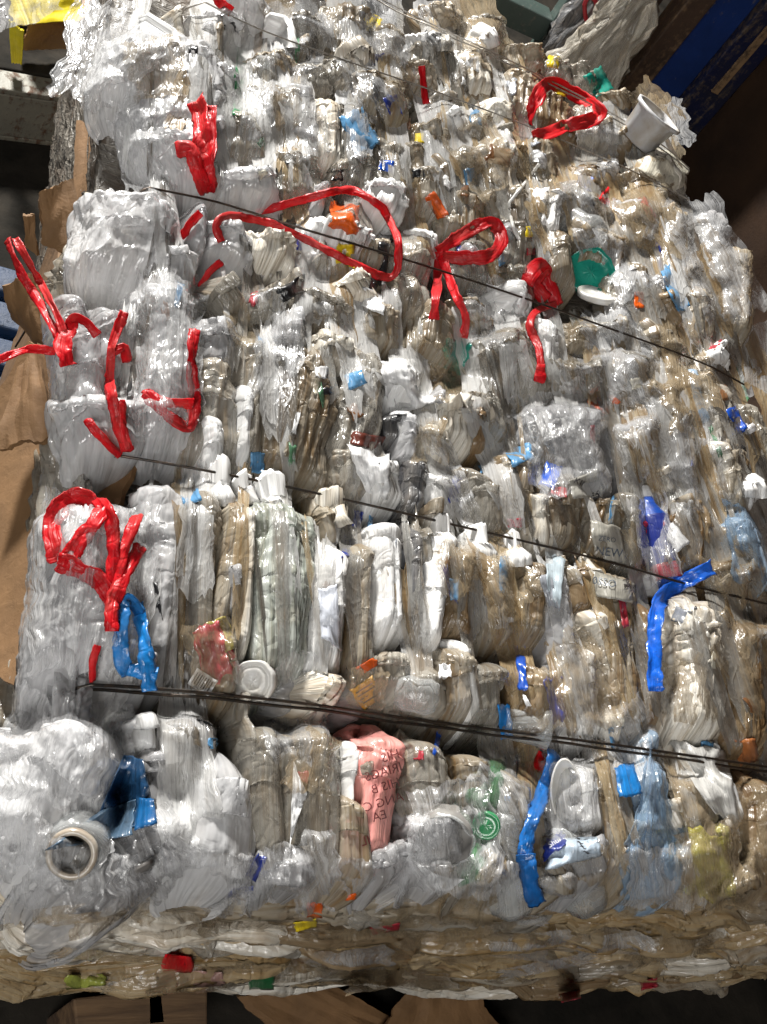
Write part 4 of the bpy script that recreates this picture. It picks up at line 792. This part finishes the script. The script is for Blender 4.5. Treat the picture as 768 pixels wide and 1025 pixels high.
gl2 = scrap('printed_film', [(594, 572), (636, 584), (634, 604), (596, 596)], col('grey_label_film', (.46, .44, .38)), 'grey printed film with two words just in front of the second wire', 'printed film', lift=.013, amp=.002, tear=.04)
print_text('0SSO', 605, 583, 11, 10, INKB, gl2, lift=.0165); print_text('PR', 627, 584, 9, 80, INK, gl2, lift=.0165); print_text('ER', 634, 590, 9, 80, INK, gl2, lift=.0165)
gl3 = scrap('printed_film', [(570, 480), (598, 470), (604, 496), (574, 500)], col('pale_label_film', (.56, .54, .48)), 'pale printed film with slanted words on the clear bag', 'printed film', lift=.013, amp=.002, tear=.04)
print_text('KIN', 582, 484, 9, 28, INK, gl3, lift=.0165); print_text('28', 596, 494, 10, 20, INK, gl3, lift=.0165)
kb = find('clear film around the large knotted red drawstring'); print_text('FILENE', 78, 587, 5, -10, INK, kb, lift=.022); print_text('LLERI', 76, 582, 4, -10, INK, kb, lift=.022)
bc = scrap('barcode_label', rot_quad(203, 683, 24, 18, 32), WHITE, 'white bar code label on the crimson printed wrapper', 'label', lift=.014, amp=.001, tear=.02)
for k in range(8):
    q_ = np.array(rot_quad(203, 683, 20, 12, 32)); t0 = (k+.2)/8; t1 = (k+.2+.25+.3*(k % 3)/2)/8
    L0, L1 = q_[0]+(q_[1]-q_[0])*t0, q_[0]+(q_[1]-q_[0])*t1; M0, M1 = q_[3]+(q_[2]-q_[3])*t0, q_[3]+(q_[2]-q_[3])*t1
    pp = np.array([L0, L1, M1, M0]); child(recenter(link('bar', mesh_from('bar', hit(pp[:, 0], pp[:, 1], .017), np.array([[0, 1, 2, 3]])), INK)), bc)
am = find('amber label with dark lines beside the white roll')
for k in range(4):
    q_ = np.array(rot_quad(368, 694, 20, 18, -32)); f0 = .12+k*.23; pp = np.array([q_[0]+(q_[3]-q_[0])*f0, q_[1]+(q_[2]-q_[1])*f0, q_[1]+(q_[2]-q_[1])*(f0+.08), q_[0]+(q_[3]-q_[0])*(f0+.08)])
    child(recenter(link('printed_line', mesh_from('printed_line', hit(pp[:, 0], pp[:, 1], .0105), np.array([[0, 1, 2, 3]])), INK)), am)
# flower emblem on the blue bottle
th = np.linspace(0, 2*math.pi, 17)
def disc(cx, cy, r0, r1, wob, lift, mat, name, parent):
    a = np.linspace(0, 2*math.pi, 49); rr = np.stack([np.full(49, r0), r1*(1+wob*np.cos(a*8))]); X = cx+rr*np.cos(a); Y = cy+1.25*rr*np.sin(a)
    child(recenter(link(name, mesh_from(name, hit(X, Y, lift).reshape(-1, 3), grid_quads(2, 49), np.zeros((98, 2))), mat)), parent)
disc(655, 524, 2.2, 10, .12, .026, RED, 'emblem', bt); disc(655, 524, .0, 2.3, 0, .0265, INKB, 'emblem_centre', bt)
print_text('ACK', 654, 511, 6, 22, INKW, bt, lift=.027, squash=.9); print_text('KING', 661, 550, 5, 25, INKW, bt, lift=.027)
pl = scrap('printed_paper', [(548, 838), (598, 838), (604, 856), (544, 872)], col('pale_blue_paper', (.42, .50, .58)), 'pale blue printed paper with a navy wavy badge under the white scoop', 'paper', lift=.013, amp=.002, tear=.05)
scrap('badge', [(545, 838), (565, 830), (566, 846), (544, 864)], NAVY, None, None, lift=.0165, amp=.001, tear=.12, parent=pl); print_text('Shui', 555, 843, 8, -32, INKW, pl, lift=.019)
for k in range(4):
    print_text('~', 578+k*3, 838+k*5, 12, 25, INK, pl, lift=.017)

for a in [(72, 856, 70, 60, 15, 'clear film pulled over the open jar', False), (447, 842, 70, 64, -8, 'clear film pulled over the clear cup mouth', False), (212, 655, 46, 66, -12, 'streaky film over the crimson wrapper', True), (712, 866, 60, 80, -8, 'streaky film over the yellow see-through film', True), (657, 538, 36, 90, -14, 'clear film over the flower label bottle', False), (567, 795, 44, 70, -8, 'clear film over the white scoop', False), (368, 690, 40, 40, 10, 'streaky film over the amber label', True), (555, 700, 36, 60, -6, 'streaky film over the navy torn piece', True)]:
    overlay(*a[:5], OVERT if a[6] else OVER, a[5], None, lift=.026, amp=.006)
# ------------------------------------------------------------------ cardboard, wood and other things round the bale
def board(name, pts, thickness, mat, label, cat, sub=14, bendamp=.012, group=None, parent=None):
    """a stiff sheet through four world corners, slightly buckled, with real thickness"""
    p = np.asarray(pts, float); a, b = np.meshgrid(np.linspace(0, 1, sub*2), np.linspace(0, 1, sub*2), indexing='ij'); seedc[0] += 1; sd = seedc[0]*.37
    ta = 1+.05*facet(b*6, sd+0*b, sd)+.03*facet(b*17, sd+0*b, sd+1); tb = 1+.05*facet(a*6, sd+0*a, sd+2)+.03*facet(a*17, sd+0*a, sd+3); A = .5+(a-.5)*ta; Bb = .5+(b-.5)*tb
    w = p[0]*((1-A)*(1-Bb))[..., None]+p[1]*(A*(1-Bb))[..., None]+p[2]*(A*Bb)[..., None]+p[3]*((1-A)*Bb)[..., None]
    nn = unit(np.cross(p[1]-p[0], p[3]-p[0])); w = w+nn*(bendamp*(perlin(a*2.2, b*2.2, sd)+.35*facet(a*7, b*3, sd)))[..., None]
    o = recenter(link(name, mesh_from(name, w.reshape(-1, 3), grid_quads(sub*2, sub*2), smooth=False), mat)); thick(o, thickness)
    if parent is not None: return child(o, parent)
    return tag(o, label, cat, group)
def PU(px, py, x): return Pu(np.array(float(px)), np.array(float(py)), x)
def PV(px, py, y): return Pv(np.array(float(px)), np.array(float(py)), y)
def PZ(px, py, z): return P(np.array(float(px)), np.array(float(py)), z)
board('cardboard_sheet', [np.array([.150, .55, .03]), np.array([.150, 1.12, .03]), np.array([.165, 1.10, .60]), np.array([.165, .55, .62])], .006, CARD, 'long cardboard liner along the left side under the bags', 'cardboard', bendamp=.008)
board('cardboard_sheet', [PZ(30, 340, .64), PZ(140, 462, .735), PZ(20, 690, .68), PZ(-110, 600, .40)], .006, CARD, 'brown cardboard sheet standing against the left side of the bale', 'cardboard', bendamp=.006)
board('cardboard_sheet', [PZ(78, 125, .62), PZ(135, 135, .70), PZ(110, 330, .70), PZ(62, 330, .60)], .006, CARD, 'tall narrow cardboard strip between the bale and the dark floor', 'cardboard', bendamp=.005)
board('cardboard_flap', [PZ(38, 192, .66), PZ(74, 180, .67), PZ(82, 262, .64), PZ(44, 245, .62)], .006, CARD, 'torn upright cardboard flap beside the clear bags', 'cardboard', bendamp=.004)
board('cardboard_flap', [PZ(24, 216, .64), PZ(33, 214, .64), PZ(38, 255, .60), PZ(26, 246, .60)], .005, CARD, 'small curled cardboard piece next to the torn flap', 'cardboard', bendamp=.003)
board('cardboard_flap', [PZ(4, 285, .62), PZ(38, 272, .66), PZ(50, 360, .64), PZ(14, 320, .58)], .006, CARD, 'crumpled cardboard corner above the blue pallet', 'cardboard', bendamp=.006)
board('cardboard_flap', [PZ(18, 372, .68), PZ(40, 345, .70), PZ(52, 440, .70), PZ(-4, 450, .66)], .006, CARD, 'creased cardboard fold overlapping the standing sheet', 'cardboard', bendamp=.005)
PALM = scuffed('blue_pallet_paint', (.006, .035, .10), (.01, .025, .06), (.02, .02, .02), .55, .68, .6)
pb = PZ(12, 345, .10); root = empty('blue_pallet', (pb[0], pb[1], 0)); tag(root, 'blue painted slatted pallet on the floor beside the cardboard', 'pallet')
for k in range(5): box('slat', (pb[0]-.5, pb[1]-.22+k*.085, .08), (pb[0]+.02, pb[1]-.22+k*.085+.06, .10), PALM, root)
for k in range(2): box('bearer', (pb[0]-.45+k*.4, pb[1]-.23, 0), (pb[0]-.38+k*.4, pb[1]+.2, .078), PALM, root)
# steel channel and boxes at the far left
CHM = scuffed('chipped_grey_paint', (.20, .19, .15), (.14, .135, .11), (.08, .04, .02), .50, .60, .5)
z0 = .13; A_, B_, C_, D_ = PZ(-40, 62, z0), PZ(95, 86, z0), PZ(95, 103, z0), PZ(-40, 83, z0)
ch = empty('steel_channel', (A_+C_)/2*np.array([1, 1, 0])); tag(ch, 'chipped pale grey steel channel lying beyond the dark floor gap', 'steel channel')
def prism(name, quad, z_lo, z_hi, mat, parent):
    q_ = np.array([list(p[:2]) for p in quad]); v = np.concatenate([np.c_[q_, np.full(4, z_lo)], np.c_[q_, np.full(4, z_hi)]]); f = np.array([[3, 2, 1, 0], [4, 5, 6, 7], [0, 1, 5, 4], [1, 2, 6, 5], [2, 3, 7, 6], [3, 0, 4, 7]])
    o = recenter(link(name, mesh_from(name, v, f, smooth=False), mat)); bv = o.modifiers.new('bevel', 'BEVEL'); bv.width = .003; bv.segments = 2; return child(o, parent)
prism('flange', [A_, B_, C_, D_], z0-.012, z0, CHM, ch); prism('web', [D_*.9+A_*.1, C_*.9+B_*.1, C_, D_], .0125, z0-.0125, CHM, ch)
prism('flange', [A_, B_, C_, D_], .0, .012, CHM, ch)
shelf = empty('dark_shelf', PZ(40, 50, 0)); tag(shelf, 'dark low shelf behind the steel channel carrying the boxes', 'shelf')
prism('top', [PZ(-60, -60, z0-.02), PZ(160, -30, z0-.02), PZ(100, 84, z0-.02), PZ(-45, 60, z0-.02)], z0-.05, z0-.02, FLOORM, shelf); prism('leg', [PZ(-60, -60, z0), PZ(-40, -60, z0), PZ(-40, -40, z0), PZ(-60, -40, z0)], 0, z0-.0505, BW, shelf); prism('leg', [PZ(60, 40, z0), PZ(80, 40, z0), PZ(80, 60, z0), PZ(60, 60, z0)], 0, z0-.0505, BW, shelf)
YBOX = plain('yellow_printed_card', (.72, .58, .01), .5, (.62, .48, .01), 12, .15); CARDI = plain('kraft_inside', (.36, .21, .10), .75, (.27, .15, .07), 14, .3)
yb = empty('yellow_carton', PZ(55, 45, z0-.02)); tag(yb, 'open yellow printed carton with brown inside on the dark shelf', 'carton')
e1, e2, e3, e4 = PZ(20, 50, z0), PZ(86, 48, z0), PZ(78, -10, z0), PZ(10, -5, z0)
up_ = np.array([0, 0, .11])
board('side_panel', [e1, e2, e2+up_, e1+up_], .004, CARDI, None, None, bendamp=.003, parent=yb); board('side_panel', [e2, e3, e3+up_, e2+up_], .004, CARDI, None, None, bendamp=.003, parent=yb)
board('back_panel', [e4, e3, e3+up_, e4+up_], .004, YBOX, None, None, bendamp=.003, parent=yb)
board('lid_flap', [PZ(12, 26, z0+.12), PZ(84, 20, z0+.12), PZ(80, -6, z0+.14), PZ(10, -6, z0+.14)], .004, YBOX, None, None, bendamp=.004, parent=yb)
board('corner_flap', [PZ(9, 20, z0+.14), PZ(24, 31, z0+.13), PZ(22, 64, z0+.02), PZ(12, 62, z0+.02)], .004, plain('bright_yellow_card', (.90, .76, .01), .5), None, None, bendamp=.002, parent=yb)

overlay(25, 5, 66, 34, -20, OVER, 'clear film trailing over the yellow carton', None, lift=.9, amp=.01)
kc = empty('cardboard_box', PZ(96, 6, 0)); tag(kc, 'plain brown box end beside the yellow carton', 'box'); w1, w2 = PZ(80, 20, .25), PZ(112, 18, .25)
board('panel', [w1, w2, w2+np.array([0, .25, 0]), w1+np.array([0, .25, 0])], .006, CARD, None, None, bendamp=.004, parent=kc); board('panel', [w1, w2, w2-np.array([0, 0, .25]), w1-np.array([0, 0, .25])], .006, CARD, None, None, bendamp=.004, parent=kc)
# under and in front of the bale
WOODM = None
def wood(name):
    b = N(name); co = b.n('TexCoord').outputs['Object']; n = b.noise(b.scale(co, (4, 60, 60)), 1.0, 6, .65, .4); n2 = b.noise(co, 8, 3)
    cc = b.mix(b.ramp(n, .35, .65), (.20, .12, .06, 1), (.07, .04, .022, 1)); cc = b.mix(b.ramp(n2, .5, .8), cc, (.03, .02, .015, 1))
    p = b.n('BsdfPrincipled'); b.l(cc, p.inputs['Base Color']); p.inputs['Roughness'].default_value = .8
    bp = b.n('Bump'); bp.inputs['Strength'].default_value = .6; bp.inputs['Distance'].default_value = .003; b.l(n, bp.inputs['Height']); b.l(bp.outputs[0], p.inputs['Normal']); b.l(p.outputs[0], b.out.inputs[0]); return b.m
WOODM = wood('old_split_wood')
pw = PZ(150, 1005, .19); pal = empty('wooden_pallet', (pw[0], pw[1], 0)); tag(pal, 'old split wooden pallet carrying the bale', 'pallet')
for k in range(5): box('bearer', (X0+.10+k*.22, Y0+.05, .0), (X0+.20+k*.22, Y1, .215), WOODM, pal)
for k in range(7): box('deck_board', (X0+.06, Y0+.03+k*.215, .217), (X1+.0, Y0+.17+k*.215, .262), WOODM, pal)
c1, c2, c3, c4_ = PZ(235, 996, .06), PZ(330, 985, .06), PZ(470, 1060, .03), PZ(300, 1060, .03)
board('cardboard_sheet', [c1, c2, c3, c4_], .006, CARD, 'flattened cardboard lying on the floor below the front face with a pale spot', 'cardboard', bendamp=.008)
board('cardboard_sheet', [PZ(405, 995, .08), PZ(468, 985, .08), PZ(520, 1050, .05), PZ(360, 1060, .05)], .006, CARD, 'second cardboard piece on the floor showing its corrugated edge', 'cardboard', bendamp=.008)
for k, (x, y, w, h, d) in enumerate([(120, 1012, 90, 36, -6), (178, 1010, 60, 44, 0)]):
    q_ = [PZ(a, b, .14) for a, b in rot_quad(x, y, w, h, d)]; t = empty('wood_block', np.mean(q_, 0)*np.array([1, 1, 0])); tag(t, ['dark rough wood block lying below the front corner', 'squared wood block with a sawn edge below the front face'][k], 'wood block'); prism('block', q_, .0, .14, WOODM, t)
# sack and bag behind
def sack():
    n, m = 60, 60; s_, t = np.meshgrid(np.linspace(0, 1, n), np.linspace(0, 2*math.pi, m), indexing='ij'); c = PV(632, 12, 2.02)
    R = .085*np.sqrt(np.clip(np.sin(math.pi*np.clip(s_*.93+.05, 0, 1)), 0, 1)); z = s_*(c[2]+.06)
    d = .02*facet(t*4, z*12, .3)+.012*facet(t*9, z*30, .7)+.006*facet(t*20, z*70, 1.1); R = R+d*(R > .03)
    v = np.stack([c[0]+R*np.cos(t), c[1]+R*np.sin(t), z], -1)
    tag(recenter(link('clear_sack', mesh_from('clear_sack', v.reshape(-1, 3), grid_quads(n, m), np.stack([z, t*.17], -1).reshape(-1, 2)), FM['GR'])), 'tall full clear sack standing behind the bale before the blue wall', 'sack')
    v2 = v.copy(); off = PV(600, 4, 2.28)-np.array([c[0], c[1], 0]); off[2] = 0; v2 = (v-np.array([c[0], c[1], 0]))*np.array([.7, .7, 1.0])+np.array([c[0], c[1], 0])+off
    r2 = empty('black_sack', v2.mean((0, 1))*np.array([1, 1, 0])); tag(r2, 'black sack with a red handle standing beside the clear sack', 'sack')
    child(recenter(link('body', mesh_from('body', v2.reshape(-1, 3), grid_quads(n, m), np.stack([z, t*.12], -1).reshape(-1, 2)), FM['DK'])), r2)
    cc = spline([(585, 5), (590, -4), (597, 4), (594, 22), (587, 20), (585, 5)], 40); y_ = v2[..., 1].min()-.012
    vv, qq = tube(Pv(cc[:, 0], cc[:, 1], y_), .005, 8); child(recenter(link('handle', mesh_from('handle', vv, qq), plain('dull_red_cord', (.35, .02, .03), .5))), r2)
sack()

# ------------------------------------------------------------------ say where each plain bundle is, by its nearest landmark
bpy.context.view_layer.update()
SHORT = {'red drawstring loop standing on the white bag near the cardboard flap': 'upright red loop', 'long open red drawstring loop around the orange and yellow scraps': 'long open red loop', 'red drawstring bow with two tails crossing the third wire': 'red bow', 'crumpled red drawstring with a wavy tail beside the teal lid': 'wavy red tail',
 'wide red drawstring forming an open triangle behind the fourth wire': 'red triangle', 'narrow red strip between the two rearmost wires': 'narrow red strip', 'tangled red drawstring hanging out over the cardboard side': 'tangled red drawstring', 'red drawstring knot running down the clear bags to the second wire': 'red drawstring knot', 'red drawstring folded to a triangle on the clear bag': 'folded red drawstring',
 'large knotted red drawstring on the biggest clear bag': 'large red knot', 'bright blue loop strap beside the large knotted red drawstring': 'bright blue loop', 'blue twisted strap folded over the cream wrinkled bag': 'twisted blue strap', 'deep blue strap hanging beside the white scoop toward the front face': 'deep blue strap', 'pale open tub at the far corner of the bale by the blue wall': 'pale tub', 'teal round lid lying on the clear film': 'teal lid',
 'white film roll with a round capped end behind the first wire': 'white roll', 'open jar with a dusty rim under the dark blue bag': 'open jar', 'clear round cup with a white lower band near the green cap': 'clear cup', 'green bottle with a round green cap facing up': 'green cap', 'squashed blue bottle with a red flower label behind the second wire': 'flower label bottle', 'hollow white scoop on the white torn bag': 'white scoop',
 'bent white plastic straw in front of the fourth wire': 'bent straw', 'pink film bag printed with dark mirrored warning words': 'pink bag', 'dark blue film bag beside the big clear front bag': 'dark blue bag', 'teal crumpled wrapper under the red bow tails': 'teal wrapper', 'orange folded cup piece on the clear bag': 'orange cup piece', 'crimson printed wrapper beside the white lid': 'crimson wrapper', 'blue label square with folded lower edge': 'blue label square', 'bright orange scrap inside the long open red loop': 'bright orange scrap',
 'crumpled light blue film scrap between grey bundles': 'crumpled light blue scrap', 'teal green film scrap behind the rearmost wire': 'teal rear scrap', 'rust brown film scrap in front of the fourth wire': 'rust brown scrap', 'navy torn piece beside the long white film': 'navy torn piece', 'clean white folded bag beside the teal wrapper': 'clean white folded bag', 'round white fluffy tuft on the second wire': 'white tuft'}
LM = [(SHORT[l], x, y) for l, x, y in LAND if l in SHORT]
LMW = np.array([P(np.array(x), np.array(y), ZT+.02)[:2] for _, x, y in LM])
seen = {}
def place_words(o):
    c = np.array(o.location[:2]); dv = c-LMW; k = int(np.argmin((dv**2).sum(1))); d = dv[k]
    side = ('behind' if d[1] > 0 else 'in front of') if abs(d[1]) > abs(d[0])*1.1 else ('on the cardboard side of' if d[0] < 0 else 'on the brown wall side of')
    return 'right under' if np.linalg.norm(d) < .025 else side, LM[k][0]
for o in list(bpy.data.objects):
    if o.parent or 'group' not in o: continue
    cat = o['category']
    if o['group'].startswith(('film shreds', 'film flaps')): continue
    if cat == 'film bundle': head, grp = o['label'].split(' film bundle')[0]+' film bundle', 'film bundles packed in the bale top'
    elif cat == 'plastic chip': head, grp = o['label'], 'plastic chips caught in the film'
    elif cat == 'film veil': head, grp = o['label'].split(' veil')[0]+' veil', 'stretched film veils over the bale top'
    elif cat == 'film sheet': head, grp = o['label'].split(' sheet')[0]+' sheet', 'thin film sheets over the bale top'
    else: continue
    sd_, nm = place_words(o); o['label'] = f'{head} {sd_} the {nm}'; o['group'] = grp; seen.setdefault(o['label'], []).append(o)
for lab, os_ in seen.items():          # where two still share a label, their widths tell them apart
    if len(os_) in (2, 3):
        os_.sort(key=lambda o: max(o.dimensions[:2])); ws = ['shorter', 'longer'] if len(os_) == 2 else ['short', 'medium', 'long']
        for o, w_ in zip(os_, ws):
            l = lab.split(' ', 1)[1] if lab.split(' ')[0] in ('small', 'mid-sized', 'large') else lab
            o['label'] = ' '.join((w_+' '+l).split(' ')[:16])
